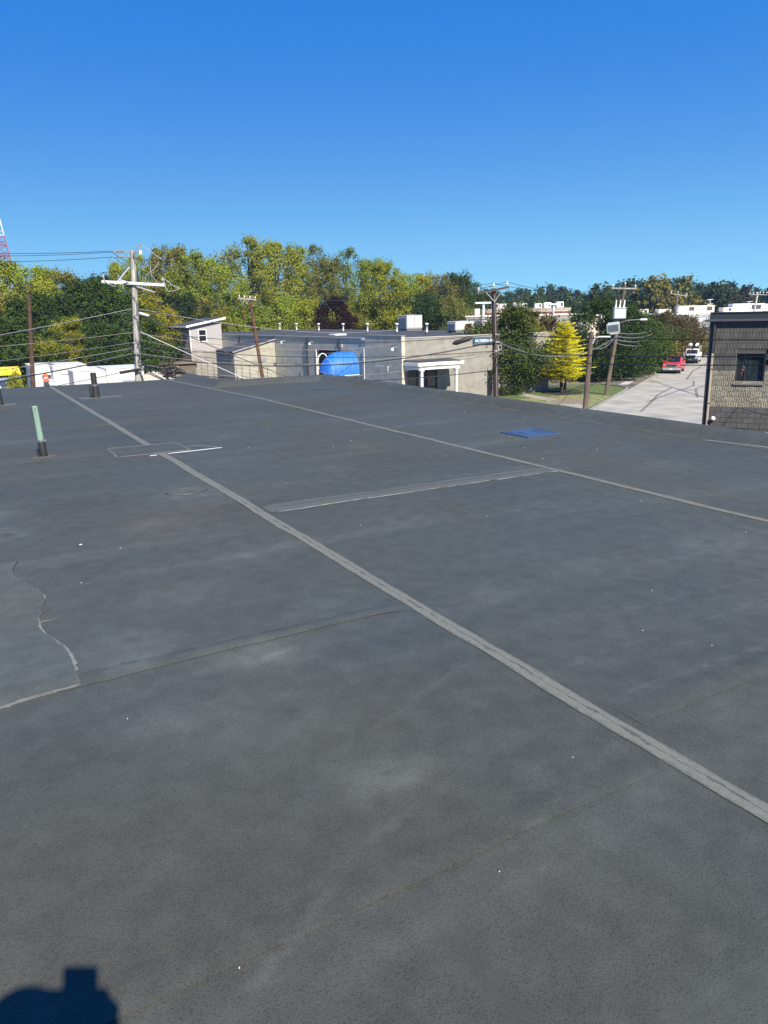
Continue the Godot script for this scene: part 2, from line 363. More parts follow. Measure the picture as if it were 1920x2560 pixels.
func seam_images(sd: int) -> Array:
	# weathered cover tape: dusty tan grey with a cracked dark line of old caulk along the middle
	var w := 64
	var h := 1024
	var n := FastNoiseLite.new()
	n.seed = sd
	n.frequency = 0.05
	n.fractal_octaves = 4
	var d := PackedByteArray()
	d.resize(w * h * 3)
	for y in h:
		var mid := 32.0 + n.get_noise_2d(y * 0.35, 900.0) * 9.0
		var wide: float = 2.0 + max(0.0, n.get_noise_2d(y * 0.5, 300.0)) * 15.0
		for x in w:
			var v := n.get_noise_2d(x * 4.0, y * 1.2) * 15.0 + n.get_noise_2d(x * 9.0 + 77.0, y * 6.0) * 16.0
			var c := Vector3(103, 104, 96) + Vector3.ONE * v * .8
			var q: float = abs(x - mid) / wide
			if q < 1.0 and n.get_noise_2d(x * 7.0, y * 3.0 + 50.0) > -0.22:
				c = c.lerp(Vector3(66, 69, 66) + Vector3.ONE * v * 0.5, clamp((1.0 - q) * 2.0, 0.0, 1.0))
			var rim: float = min(x, 63 - x) + n.get_noise_2d(x * 2.0 + 300.0, y * 2.2) * 10.0 + n.get_noise_2d(9.0 * float(x > 31), y * 0.35) * 7.0
			if rim < 8.0:
				c = c.lerp(Vector3(83, 87, 80) + Vector3.ONE * v * .4, clamp((8.0 - rim) / 7.0, 0.0, 1.0))
			for k in 3: d[(y * w + x) * 3 + k] = clampi(int(c[k]), 0, 255)
	return [Image.create_from_data(w, h, false, Image.FORMAT_RGB8, d)]

var rn := FastNoiseLite.new()

func strip(called: String, m: Material, parent: Node, pts: Array, width: float, lift: float, wob: float, per_m := 1.0, step := 0.1, own := false) -> MeshInstance3D:
	# a tape laid over the membrane along pts (Vector2 b, a); it follows the roof and is raised in the middle
	var st := S()
	st.set_smooth_group(1)
	var run := 0.0
	var rows := []
	var len_all := 0.0
	for i in pts.size() - 1: len_all += (pts[i + 1] - pts[i]).length()
	for i in pts.size() - 1:
		var p: Vector2 = pts[i]
		var q: Vector2 = pts[i + 1]
		var k := maxi(1, int((q - p).length() / step))
		for j in (k + 1 if i == pts.size() - 2 else k):
			var o := p.lerp(q, float(j) / k)
			var side := (q - p).normalized().orthogonal()
			var row := []
			for e in 5:
				var f := (e / 4.0 - 0.5) * width * (1.0 + wob * rn.get_noise_2d(run * 90.0, e * 200.0))
				var c := o + side * (f + wob * width * 0.5 * rn.get_noise_2d(run * 25.0, 50.0))
				var fade: float = clamp(min(run, len_all - run) / 0.08 + 0.02, 0.0, 1.0)
				var up: float = fade * [0.001, lift * 0.8, lift * (1.0 + wob * rn.get_noise_2d(run * 400.0, 7.0)), lift * 0.8, 0.001][e]
				row.append([Vector3(c.x, roof_height(c.x, c.y, rn) + 0.002 + up, -c.y), c if own else Vector2(e / 4.0, run * per_m), Vector2((c.x + 18.0) / 28.0, (22.0 - c.y) / 28.0)])
			rows.append(row)
			run += (q - p).length() / k
	for i in rows.size() - 1:
		for e in 4:
			for v in [rows[i][e], rows[i + 1][e], rows[i + 1][e + 1], rows[i][e], rows[i + 1][e + 1], rows[i][e + 1]]:
				st.set_uv(v[1])
				st.set_uv2(v[2])
				st.add_vertex(v[0])
	return part(st, called, m, parent)

func sheet(called: String, m: Material, parent: Node, poly: Array, lift: float) -> MeshInstance3D:
	# a flat patch of membrane or paint (corners as Vector2 b, a) that follows the roof
	var st := S()
	st.set_smooth_group(-1)
	var pv := PackedVector2Array(poly)
	var ctr := Vector2.ZERO
	for p in pv: ctr += p / pv.size()
	var K := 6
	for i in pv.size():
		var a := pv[i]
		var b := pv[(i + 1) % pv.size()]
		for r in K:
			for s in 6:
				var f := func(rr: float, ss: float, up: float) -> Vector3:
					var o := ctr.lerp(a.lerp(b, ss), rr)
					return Vector3(o.x, roof_height(o.x, o.y, rn) + 0.001 + up, -o.y)
				var q := [f.call(r / 6.0, s / 6.0, lift), f.call((r + 1) / 6.0, s / 6.0, lift), f.call((r + 1) / 6.0, (s + 1) / 6.0, lift), f.call(r / 6.0, (s + 1) / 6.0, lift)]
				for k in [0, 1, 2, 0, 2, 3]:
					st.set_uv(Vector2(q[k].x, -q[k].z))
					st.set_uv2(Vector2((q[k].x + 18.0) / 28.0, (22.0 + q[k].z) / 28.0))
					st.add_vertex(q[k])
				if r == K - 1:
					quad(st, f.call(1.0, s / 6.0, lift), f.call(1.0, s / 6.0, 0.0), f.call(1.0, (s + 1) / 6.0, 0.0), f.call(1.0, (s + 1) / 6.0, lift))
	return part(st, called, m, parent)

func own_building() -> void:
	rn.seed = 5
	rn.frequency = 0.02
	rn.fractal_octaves = 3
	var t := thing("flat_roofed_building", "low building with a wide black rubber membrane roof in the foreground", "building", Vector3.ZERO, TH)
	var im := roof_images()
	var m := StandardMaterial3D.new()
	m.albedo_texture = ImageTexture.create_from_image(im[0])
	m.normal_enabled = true
	m.normal_texture = ImageTexture.create_from_image(im[1])
	m.normal_scale = 0.5
	m.roughness = 0.62
	m.metallic_specular = 0.25
	m.uv1_scale = Vector3(1.0 / 1.7, 1.0 / 1.7, 1)
	m.detail_enabled = true
	m.detail_albedo = ImageTexture.create_from_image(im[2])
	m.detail_blend_mode = BaseMaterial3D.BLEND_MODE_MUL
	m.detail_uv_layer = BaseMaterial3D.DETAIL_UV_2
	# the sheet itself, a grid that follows the edge strips and leaves the notch out
	var bs := []
	var as_ := []
	var b := -15.0
	while b < 5.0:
		bs.append(b)
		b += 0.25
	while b < 8.36:
		bs.append(b)
		b += 0.07
	bs.append(8.4)
	var a := -5.0
	while a < 21.45:
		as_.append(a)
		a += 0.07 if (a > 1.7 and a < 3.9) or (a > 17.6 and a < 18.6) else 0.22
	as_.append(21.5)
	bs.append(5.65)
	bs.sort()
	as_.append(18.45)
	as_.sort()
	var st := S()
	st.set_smooth_group(1)
	for i in bs.size() - 1:
		for j in as_.size() - 1:
			if bs[i] > 5.6 and as_[j] > 18.4: continue
			var c := []
			for q in [[i, j], [i, j + 1], [i + 1, j + 1], [i + 1, j]]:
				c.append(Vector2(bs[q[0]], as_[q[1]]))
			for k in [0, 1, 2, 0, 2, 3]:
				var p: Vector2 = c[k]
				st.set_uv(p)
				st.set_uv2(Vector2((p.x + 18.0) / 28.0, (22.0 - p.y) / 28.0))
				st.add_vertex(Vector3(p.x, roof_height(p.x, p.y, rn), -p.y))
	part(st, "roof_membrane", m, t)
	# walls with the metal drip edge
	var wall := mat(.2, .18, .16, .9, "blotch", .5)
	var drip := mat(.055, .06, .065, .5, "fine", 1.0)
	var outline := [Vector2(-15, 5), Vector2(-15, -21.5), Vector2(5.65, -21.5), Vector2(5.65, -18.45), Vector2(8.4, -18.45), Vector2(8.4, 5)]
	st = S()
	for k in outline.size():
		var p: Vector2 = outline[k]
		var q: Vector2 = outline[(k + 1) % outline.size()]
		var ins := -(q - p).normalized().orthogonal() * 0.04
		st.set_smooth_group(-1)
		quad(st, Vector3(p.x + ins.x, GND, p.y + ins.y), Vector3(p.x + ins.x, ROOF - 0.12, p.y + ins.y), Vector3(q.x + ins.x, ROOF - 0.12, q.y + ins.y), Vector3(q.x + ins.x, GND, q.y + ins.y))
	part(st, "wall", wall, t)
	for k in 5:
		st = S()
		var p: Vector2 = outline[k]
		var q: Vector2 = outline[k + 1]
		var low: float = 0.0 if k < 2 else 0.10
		st.set_smooth_group(-1)
		bar(st, Vector3(p.x, ROOF + low - 0.085, p.y), Vector3(q.x, ROOF + low - 0.085, q.y), 0.02, 0.16)
		part(st, "edge_trim", drip, t)
	# seams
	var sm := StandardMaterial3D.new()
	sm.albedo_texture = ImageTexture.create_from_image(seam_images(3)[0])
	sm.roughness = 0.85
	sm.cull_mode = BaseMaterial3D.CULL_DISABLED
	strip("seam_tape", sm, t, [Vector2(2.15, -4.8), Vector2(2.1, 2.15), Vector2(2.06, 9.6)], 0.092, 0.005, 0.2, 0.28, 0.03)
	strip("seam_tape", sm, t, [Vector2(2.055, 10.2), Vector2(2.0, 21.3)], 0.092, 0.005, 0.2, 0.28, 0.05)
	strip("seam_tape", sm, t, [Vector2(5.3, -4.8), Vector2(5.3, 8.0), Vector2(5.3, 15.0), Vector2(5.12, 18.4), Vector2(4.95, 21.3)], 0.078, 0.005, 0.2, 0.28, 0.05)
	strip("seam_tape", sm, t, [Vector2(-1.15, -4.8), Vector2(-1.15, 3.2)], 0.092, 0.005, 0.2, 0.28, 0.08)
	var lap := mat(.062, .068, .058, .7, "fine", 2.0)
	var lap2 := mat(.10, .108, .095, .8, "grain", 3.0)
	var chalk := mat(.30, .325, .30, .95, "grain", 6.0)
	var faint := mat(.13, .145, .13, .95, "grain", 5.0)
	strip("lap_seam", m, t, [Vector2(2.16, 6.1), Vector2(5.24, 6.1)], 0.2, 0.009, 0.1, 1.0, 0.06, true)
	strip("lap_seam", lap2, t, [Vector2(-9.0, 9.72), Vector2(.72, 9.78), Vector2(1.55, 9.84)], 0.05, 0.006, 0.3, 1.0, 0.06)
	strip("lap_seam", m, t, [Vector2(.22, 3.5), Vector2(1.2, 3.53), Vector2(2.0, 3.55)], 0.12, 0.006, 0.2, 1.0, 0.05, true)
	strip("dirt_line", mat(.045, .05, .045, .9, "grain", 4.0), t, [Vector2(.5, 3.53), Vector2(1.3, 3.56), Vector2(1.98, 3.58)], 0.022, 0.004, 0.9, 1.0, 0.03)
	strip("lap_seam", m, t, [Vector2(2.19, 2.02), Vector2(4.0, 2.05), Vector2(8.0, 2.06)], 0.15, 0.006, 0.15, 1.0, 0.05, true)
	strip("lap_seam", m, t, [Vector2(-3.0, 1.62), Vector2(.6, 1.68), Vector2(2.0, 1.74)], 0.13, 0.004, 0.15, 1.0, 0.05, true)
	strip("lap_seam", lap2, t, [Vector2(-9.0, 17.2), Vector2(2.95, 17.36)], 0.06, 0.008, 0.3, 1.0, 0.06)
	# chalk and primer lines left along the seams
	strip("primer_band", mat(.118, .128, .12, .9, "grain", 2.5), t, [Vector2(2.15, 6.1), Vector2(3.6, 6.105), Vector2(5.25, 6.09)], 0.23, 0.010, 0.12, 1.0, 0.05)
	strip("chalk_line", faint, t, [Vector2(2.2, 6.22), Vector2(3.6, 6.21), Vector2(5.25, 6.22)], 0.06, 0.002, 0.9, 1.0, 0.03)
	strip("chalk_line", mat(.42, .45, .42, .95, "grain", 6.0), t, [Vector2(2.22, 5.99), Vector2(3.5, 6.0), Vector2(5.3, 5.985)], 0.026, 0.002, 1.2, 1.0, 0.03)
	strip("caulk_line", mat(.035, .037, .04, .6), t, [Vector2(2.22, 6.1), Vector2(3.4, 6.12), Vector2(5.2, 6.09)], 0.02, 0.012, 0.4, 1.0, 0.03)
	for k in 26:
		var f := rng.randf_range(2.3, 5.2)
		var off: float = [6.15, 6.045][k % 2] + rng.randf_range(-.02, .02)
		strip("chalk_mark", chalk, t, [Vector2(f, off), Vector2(f + rng.randf_range(.03, .14), off + rng.randf_range(-.012, .012))], rng.randf_range(.012, .03), 0.008, 0.8, 1.0, 0.02)
	strip("chalk_line", faint, t, [Vector2(7.97, 1.0), Vector2(7.95, 8.0), Vector2(7.97, 18.0), Vector2(5.25, 18.02), Vector2(5.2, 21.2)], 0.018, 0.003, 0.9, 1.0, 0.05)
	strip("chalk_line", chalk, t, [Vector2(7.96, 4.2), Vector2(7.99, 5.6), Vector2(7.95, 6.4)], 0.012, 0.006, 1.0, 1.0, 0.05)
	# square patch where the seams cross, with a primer outline
	sheet("membrane_patch", m, t, [Vector2(1.55, 9.56), Vector2(2.42, 9.56), Vector2(2.42, 10.24), Vector2(1.55, 10.24)], 0.007)
	strip("caulk_line", mat(.15, .16, .145, .9, "grain", 4.0), t, [Vector2(1.55, 9.56), Vector2(2.42, 9.56), Vector2(2.42, 10.24), Vector2(1.55, 10.24), Vector2(1.55, 9.56)], 0.045, 0.010, 0.5, 1.0, 0.04)
	strip("chalk_line", mat(.7, .7, .68, .95), t, [Vector2(2.12, 9.46), Vector2(2.82, 9.52)], 0.03, 0.004, 0.4, 1.0, 0.04)
	strip("chalk_line", chalk, t, [Vector2(2.82, 9.52), Vector2(2.60, 9.86), Vector2(2.45, 9.86)], 0.02, 0.003, 0.5, 1.0, 0.04)
	strip("chalk_mark", mat(.75, .75, .72, .95), t, [Vector2(1.9, 9.44), Vector2(1.99, 9.45)], 0.035, 0.005, 0.3, 1.0, 0.03)
	# oval drain patch with a dark ring
	var ring := []
	for k in 21:
		var an := TAU * k / 20.0 + 0.4
		ring.append(Vector2(1.76 + .16 * cos(an) * (1.0 + .25 * cos(2 * an)), 7.2 + .13 * sin(an)))
	sheet("drain_patch", m, t, ring.slice(0, 20), 0.006)
	strip("caulk_line", mat(.05, .054, .06, .6), t, ring, 0.014, 0.012, 0.4, 1.0, 0.03)
	# blue painted square with its sunken frames
	var blue := mat(.045, .10, .20, .75, "fine", 3.0)
	var navy := mat(.015, .045, .12, .6)
	sheet("painted_patch", blue, t, [Vector2(6.40, 7.84), Vector2(6.98, 7.86), Vector2(6.96, 8.46), Vector2(6.38, 8.42)], 0.010)
	for r in [0.24, 0.12]:
		var c := Vector2(6.68, 8.145)
		strip("painted_groove", navy, t, [c + Vector2(-r, -r), c + Vector2(r, -r), c + Vector2(r, r), c + Vector2(-r, r), c + Vector2(-r, -r)], 0.028, 0.016, 0.3, 1.0, 0.04)
	strip("painted_groove", navy, t, [Vector2(6.62, 8.12), Vector2(6.75, 8.15)], 0.03, 0.016, 0.3, 1.0, 0.04)
	# overlapping sheet in the near left with a scuffed lip
	var sheet2: StandardMaterial3D = m.duplicate()
	var pale: Image = im[0].duplicate()
	pale.adjust_bcs(1.07, 1.0, 1.0)
	sheet2.albedo_texture = ImageTexture.create_from_image(pale)
	var st2 := S()
	st2.set_smooth_group(1)
	var X := [-5.0, -4.0, -3.0, -2.0, -1.4, -1.0, -.7, -.45, -.25, -.1, .02, .12, .2]
	for i in X.size() - 1:
		for j in 40:
			var c := []
			for q in [[i, j], [i, j + 1], [i + 1, j + 1], [i + 1, j]]:
				var v: float = q[1] / 40.0
				var lip: float = 0.05 * sin(v * 13.0) * min(1.0, v * 3.0) - 0.12 * v
				var bb: float = X[q[0]] + (lip + 0.09) * clamp((X[q[0]] + 1.0) / 1.2, 0.0, 1.0)
				var aa: float = lerp(3.44 + 0.03 * sin(X[q[0]] * 4.0) - 0.10 * clamp(-X[q[0]], 0.0, 1.0), 5.7, v)
				var up: float = 0.003 + 0.003 * clamp((1.0 - v) * 3.0, 0.0, 1.0) * (1.0 - clamp((0.28 - bb) / 0.5, 0.0, 0.8)) + (0.006 if j > 0 or q[1] > 0 else 0.0)
				if q[1] == 40: up = -0.004
				c.append(Vector3(bb, roof_height(bb, aa, rn) + up, -aa))
			for k in [0, 1, 2, 0, 2, 3]:
				var p: Vector3 = c[k]
				st2.set_uv(Vector2(p.x, -p.z))
				st2.set_uv2(Vector2((p.x + 18.0) / 28.0, (22.0 + p.z) / 28.0))
				st2.add_vertex(p)
	part(st2, "overlap_sheet", sheet2, t)
	# worn white scuffs along the lip: many short broken strokes
	var lip := Curve2D.new()
	for k in 10:
		var x := -1.0 + 1.2 * k / 9.0
		lip.add_point(Vector2(x + .09 * clamp((x + 1.0) / 1.2, 0.0, 1.0), 3.435 + .03 * sin(x * 4.0) - .1 * clamp(-x, 0.0, 1.0)))
	for k in range(1, 20):
		var v := k / 19.0 * .8
		lip.add_point(Vector2(.29 + .05 * sin(v * 13.0) * min(1.0, v * 3.0) - .12 * v, lerpf(3.44 + .03 * sin(.8), 5.7, v)))
	var total := lip.get_baked_length()
	var edge := []
	for k in 40: edge.append(lip.sample_baked(total * .62 * k / 39.0))
	strip("scuffed_lip", mat(.16, .172, .16, .95, "grain", 5.0), t, edge, 0.012, 0.009, 0.7, 1.0, 0.015)
	for k in 46:
		var o := rng.randf_range(0.0, total - .3)
		var near := o > 1.2 and o < 2.1
		var ln: float = rng.randf_range(.05, .3) if o < 2.2 else rng.randf_range(.03, .1)
		var path := []
		for e in 5: path.append(lip.sample_baked(o + ln * e / 4.0) + Vector2(rng.randf_range(-.006, .006), rng.randf_range(-.006, .006)))
		strip("scuff_mark", [chalk, faint, mat(.24, .26, .24, .95, "grain", 6.0)][k % 3], t, path, rng.randf_range(.006, .022) if near else rng.randf_range(.004, .011), 0.012, 1.0, 1.0, 0.015)
	strip("scuff_mark", faint, t, [Vector2(.16, 4.36), Vector2(.3, 4.38)], 0.016, 0.010, 0.9, 1.0, 0.02)

func roof_pipes() -> void:
	# green plastic riser in a black rubber boot
	var green := mat(.30, .46, .36, .5, "fine", 3.0)
	var rubber := mat(.03, .031, .034, .55, "fine", 4.0)
	var y0 := roof_height(.78, 10.11, rn)
	var t := thing("vent_pipe", "pale green plastic vent pipe in a black boot on the roof", "vent pipe", L(.78, y0, 10.11), TH)
	var lean := Vector3(-.06, 1.0, .02)
	var st := S()
	tube(st, [lean * .2, lean * .62], .036, 20, false)
	tube(st, [lean * .62, lean * .615, lean * .3], [.036, .031, .031], 20, false)
	part(st, "pipe", green, t)
	st = S()
	tube(st, [lean * .62 + Vector3(0.001, -.03, .0345), lean * .62 + Vector3(0.001, -.03, .038)], .006, 8)
	part(st, "bolt_hole", mat(.02, .03, .025, .9), t)
	st = S()
	tube(st, [Vector3(0, .0, 0), lean * .05, lean * .2, lean * .215], [.047, .045, .043, .038], 20)
	part(st, "boot", rubber, t)
	st = S()
	tube(st, [lean * .195, lean * .212], .0455, 20)
	box(st, lean * .204 + Vector3(.045, 0, .025), Vector3(.02, .022, .018), .003)
	part(st, "hose_clamp", mat(.45, .46, .47, .35, "", 1.0, 0.8), t)
	st = S()
	box(st, Vector3(-.062, .045, .02), Vector3(.022, .10, .03), .004, Basis(Vector3.BACK, .25))
	part(st, "boot_tab", rubber, t)
	st = S()
	var ring := []
	for k in 24:
		var an := TAU * k / 24.0
		var r: float = .10 + .015 * sin(an * 3.0) + .012 * sin(an * 7.0)
		ring.append(Vector2(r * cos(an) * 1.2, r * sin(an) * .8))
	prism(st, ring, -.02, .014)
	part(st, "caulk_collar", mat(.13, .135, .12, .9, "grain", 5.0), t)
	# black double conduit farther back
	var y1 := roof_height(2.48, 17.43, rn)
	t = thing("roof_conduit", "short black double conduit stub near the far roof edge", "vent pipe", L(2.48, y1, 17.43), TH)
	st = S()
	tube(st, [Vector3(.03, 0, 0), Vector3(.02, .53, 0)], .06, 16)
	part(st, "pipe", mat(.045, .047, .05, .5, "blotch", 3.0), t)
	st = S()
	tube(st, [Vector3(.035, 0, 0), Vector3(.03, .27, 0)], [.082, .068], 16)
	part(st, "boot", rubber, t)
	st = S()
	tube(st, [Vector3(-.075, 0, .02), Vector3(-.08, .28, .02)], [.022, .018], 10)
	part(st, "side_pipe", rubber, t)
	st = S()
	tube(st, [Vector3(.03, .255, .0), Vector3(.03, .285, .0)], .072, 16)
	part(st, "hose_clamp", mat(.3, .31, .32, .4, "", 1.0, 0.7), t)
	st = S()
	prism(st, [Vector2(-.35, -.14), Vector2(.5, -.12), Vector2(.56, .08), Vector2(-.3, .16)], -.03, .012)
	part(st, "caulk_collar", mat(.15, .155, .155, .9, "grain", 5.0), t)
	var y2 := roof_height(.66, 17.18, rn)
	t = thing("roof_conduit", "black conduit stub with a pale cap cut by the left picture edge", "vent pipe", L(.66, y2, 17.18), TH)
	st = S()
	tube(st, [Vector3(.0, 0, 0), Vector3(-.03, .34, 0)], .06, 14)
	part(st, "pipe", rubber, t)
	st = S()
	tube(st, [Vector3(-.03, .34, 0), Vector3(-.03, .40, 0)], [.10, .06], 14)
	part(st, "cap", mat(.5, .52, .5, .5), t)
	st = S()
	prism(st, [Vector2(-.25, -.14), Vector2(.3, -.12), Vector2(.26, .1), Vector2(-.3, .16)], -.03, .012)
	part(st, "caulk_collar", mat(.15, .155, .155, .9, "grain", 5.0), t)

func roof_litter() -> void:
	var spots := [[.62, 5.86, .028], [.86, 5.62, .012], [.5, 4.95, .01], [.42, 3.05, .009], [.42, 1.6, .006], [1.2, 1.55, .005], [1.8, 1.9, .007], [2.9, 2.6, .008], [3.05, 2.3, .006], [3.4, 3.0, .008], [4.1, 2.7, .009],
		[4.9, 3.5, .010], [4.4, 4.1, .009], [5.0, 4.6, .012], [3.6, 4.9, .010], [2.6, 5.2, .011], [5.6, 6.6, .014], [5.9, 7.3, .013], [6.2, 7.0, .012], [6.5, 6.7, .016], [7.0, 7.2, .012], [7.1, 7.9, .013], [6.95, 8.5, .015], [6.3, 8.1, .012],
		[3.1, 9.3, .018], [4.4, 9.0, .018], [4.9, 9.8, .012], [3.8, 10.5, .013], [4.2, 7.6, .012], [4.0, 8.7, .012], [2.7, 7.0, .010], [6.1, 10.2, .012], [7.3, 10.6, .016], [7.6, 9.4, .014], [8.1, 11.4, .02], [8.2, 14.0, .02], [8.15, 17.2, .03], [8.25, 17.7, .03]]
	var white := mat(.75, .74, .7, .9)
	var protos := []
	for k in 3:
		var st := S()
		box(st, Vector3(0, .25, 0), Vector3(1.6 + k * .5, .5, 1.0), .2, Basis(Vector3.UP, k * 1.0))
		st.generate_normals()
		protos.append(st.commit())
	for i in spots.size():
		var s = spots[i]
		var o := put(protos[i % 3], "debris_fleck", white, self)
		o.position = L(s[0], roof_height(s[0], s[1], rn), s[1])
		o.scale = Vector3.ONE * s[2] * .42
		o.rotation.y = i * 1.7
		tag(o, "tiny white debris fleck lying on the black roof membrane", "debris", "white flecks scattered on the roof")

# ---------------------------------------------------------------- ground, road, lawn
func flat(called: String, m: Material, pts: Array, y: float, label := "") -> MeshInstance3D:      # pts: Vector2 (x, distance)
	var st := S()
	st.set_smooth_group(-1)
	var pv := PackedVector2Array(pts)
	var idx := Geometry2D.triangulate_polygon(pv)
	for k in range(0, idx.size(), 3):
		var p := [pv[idx[k]], pv[idx[k + 1]], pv[idx[k + 2]]]
		if (p[1] - p[0]).cross(p[2] - p[0]) > 0: p = [p[0], p[2], p[1]]
		for v in p: st.add_vertex(W(v.x, y, v.y))
	var o := part(st, called, m, self)
	return tag(o, label, "", "", "structure")

func kerb(called: String, pts: Array, w := 0.18, h := 0.13) -> void:
	var st := S()
	for i in pts.size() - 1:
		var p: Vector2 = pts[i]
		var q: Vector2 = pts[i + 1]
		bar(st, W(p.x, GND + h * 0.5, p.y), W(q.x, GND + h * 0.5, q.y), w, h)
	tag(part(st, called, mat(.42, .40, .36, .9, "grain", 1.5), self), "", "", "", "structure")

func setting() -> void:
	flat("ground", mat(.19, .175, .15, .95, "blotch", .06), [Vector2(-900, -900), Vector2(900, -900), Vector2(900, 1500), Vector2(-900, 1500)], GND)
	var asphalt := mat(.42, .395, .335, .92, "coarse", .11)
	var left := [Vector2(6.5, 40), Vector2(17.64, 62.3), Vector2(23.5, 74.0), Vector2(32.7, 92.6), Vector2(44.7, 116.5), Vector2(58, 143), Vector2(80, 170)]
	var right := [Vector2(92, 164), Vector2(69, 137), Vector2(55.5, 110.5), Vector2(43.5, 86.6), Vector2(34.3, 68), Vector2(17, 34)]
	flat("road", asphalt, left + right, GND + 0.006)
	flat("street", mat(.2, .19, .18, .92, "coarse", .12), [Vector2(-60, 66), Vector2(-60, 54), Vector2(-4, 40), Vector2(6.5, 30), Vector2(17, 34), Vector2(6.5, 41), Vector2(-4, 52)], GND + 0.003)
	flat("driveway", mat(.30, .255, .21, .95, "blotch", .25), [Vector2(16, 81.5), Vector2(24.0, 80.8), Vector2(26.3, 80), Vector2(32.4, 92.4), Vector2(16, 93)], GND + 0.010)
	flat("dirt_lot", mat(.36, .30, .22, .95, "blotch", .12), [Vector2(-75, 70), Vector2(-12, 66), Vector2(-14, 90), Vector2(-26, 110), Vector2(-75, 112)], GND + 0.004)
	# lawn and its worn patches
	var g1 := [Vector2(6, 51), Vector2(12.5, 52.4), Vector2(17.5, 62.2), Vector2(23.2, 73.7), Vector2(23.9, 75.6), Vector2(23.7, 77.6), Vector2(22.6, 80.2), Vector2(16, 80.6), Vector2(16, 75.5), Vector2(11, 73), Vector2(6, 66)]
	flat("lawn", mat(.15, .21, .045, .95, "blotch", .5), g1, GND + 0.05)
	flat("worn_lawn", mat(.34, .34, .12, .95, "blotch", .35), [Vector2(8, 56), Vector2(13, 55.5), Vector2(17.2, 62.4), Vector2(20.5, 69), Vector2(18.5, 70.5), Vector2(15.5, 70), Vector2(12.5, 68), Vector2(9, 64)], GND + 0.058)
	flat("bare_soil", mat(.36, .29, .19, .95, "blotch", .6), [Vector2(14.2, 64.2), Vector2(15.6, 63.2), Vector2(17.4, 64.4), Vector2(17.7, 66.2), Vector2(16.2, 67.4), Vector2(14.4, 66.4)], GND + 0.064)
	var ring := []
	for k in 20:
		var an := TAU * k / 20.0
		ring.append(Vector2(16.96 + 1.9 * cos(an) * (1 + .1 * sin(3 * an)), 72.3 + 1.9 * sin(an)))
	flat("mulch_bed", mat(.045, .035, .03, .95, "grain", 2.0), ring, GND + 0.066)
	flat("footpath", mat(.42, .38, .31, .9, "fine", .8), [Vector2(11.8, 73.2), Vector2(13.2, 73.4), Vector2(15.5, 66), Vector2(16.6, 61.4), Vector2(15.6, 59.6), Vector2(14.2, 66)], GND + 0.062)
	flat("verge", mat(.17, .21, .05, .95, "blotch", .3), [Vector2(16, 93.4), Vector2(32.6, 93.2), Vector2(44.5, 116.8), Vector2(57.6, 143.2), Vector2(52, 146), Vector2(38, 118), Vector2(16, 104)], GND + 0.05)
	kerb("kerb", [Vector2(6.6, 40.4), Vector2(17.54, 62.3), Vector2(23.3, 73.9), Vector2(24.05, 75.7), Vector2(23.85, 77.8), Vector2(22.7, 80.4)])
	kerb("kerb", [Vector2(16, 93.2), Vector2(32.5, 92.9), Vector2(33.2, 93.8), Vector2(44.6, 116.6), Vector2(57.9, 143.2)])
	flat("pavement_slab", mat(.62, .6, .55, .9, "fine", .8), [Vector2(24.3, 79.6), Vector2(25.2, 79.4), Vector2(27.0, 82.9), Vector2(26.2, 83.2)], GND + 0.03)
	# tarred cracks in the road
	var tar := mat(.15, .145, .13, .9)
	for c in [[Vector2(22, 64), Vector2(26, 70), Vector2(31, 77), Vector2(33, 82)], [Vector2(27.2, 66.5), Vector2(30, 74), Vector2(37, 84)], [Vector2(19.5, 58), Vector2(22.6, 64.5), Vector2(24.8, 69.4), Vector2(28.5, 76)], [Vector2(33, 84), Vector2(38, 95), Vector2(47, 112)]]:
		var st := S()
		for i in c.size() - 1:
			var p: Vector2 = c[i]
			var q: Vector2 = c[i + 1]
			var s := (q - p).normalized().orthogonal() * .11
			quad(st, W(p.x - s.x, GND + .012, p.y - s.y), W(q.x - s.x, GND + .012, q.y - s.y), W(q.x + s.x, GND + .012, q.y + s.y), W(p.x + s.x, GND + .012, p.y + s.y))
		tag(part(st, "tar_crack", tar, self), "", "", "", "structure")
	# hill behind, which carries the far wood
	var hs := S()
	hs.set_smooth_group(1)
	var hn := FastNoiseLite.new()
	hn.seed = 8
	hn.frequency = 0.006
	for i in 40:
		for j in 14:
			var c := []
			for q in [[i, j], [i, j + 1], [i + 1, j + 1], [i + 1, j]]:
				var x: float = -500.0 + q[0] * 30.0
				var d: float = 230.0 + q[1] * 45.0
				c.append(W(x, GND - 0.3 + hill(x, d), d))
			quad(hs, c[0], c[1], c[2], c[3])
	tag(part(hs, "hill", mat(.05, .07, .03, .95, "blotch", .02), self), "", "", "", "structure")

func hill(x: float, d: float) -> float:
	return clamp((d - 240.0) / 380.0, 0.0, 1.0) * (9.0 + 3.0 * sin(x * 0.013) + 2.0 * sin(x * 0.031 + d * 0.01))

# ---------------------------------------------------------------- the grey block across the street
const BC := 32.98
const AC := 57.2
const TB := 0.5585

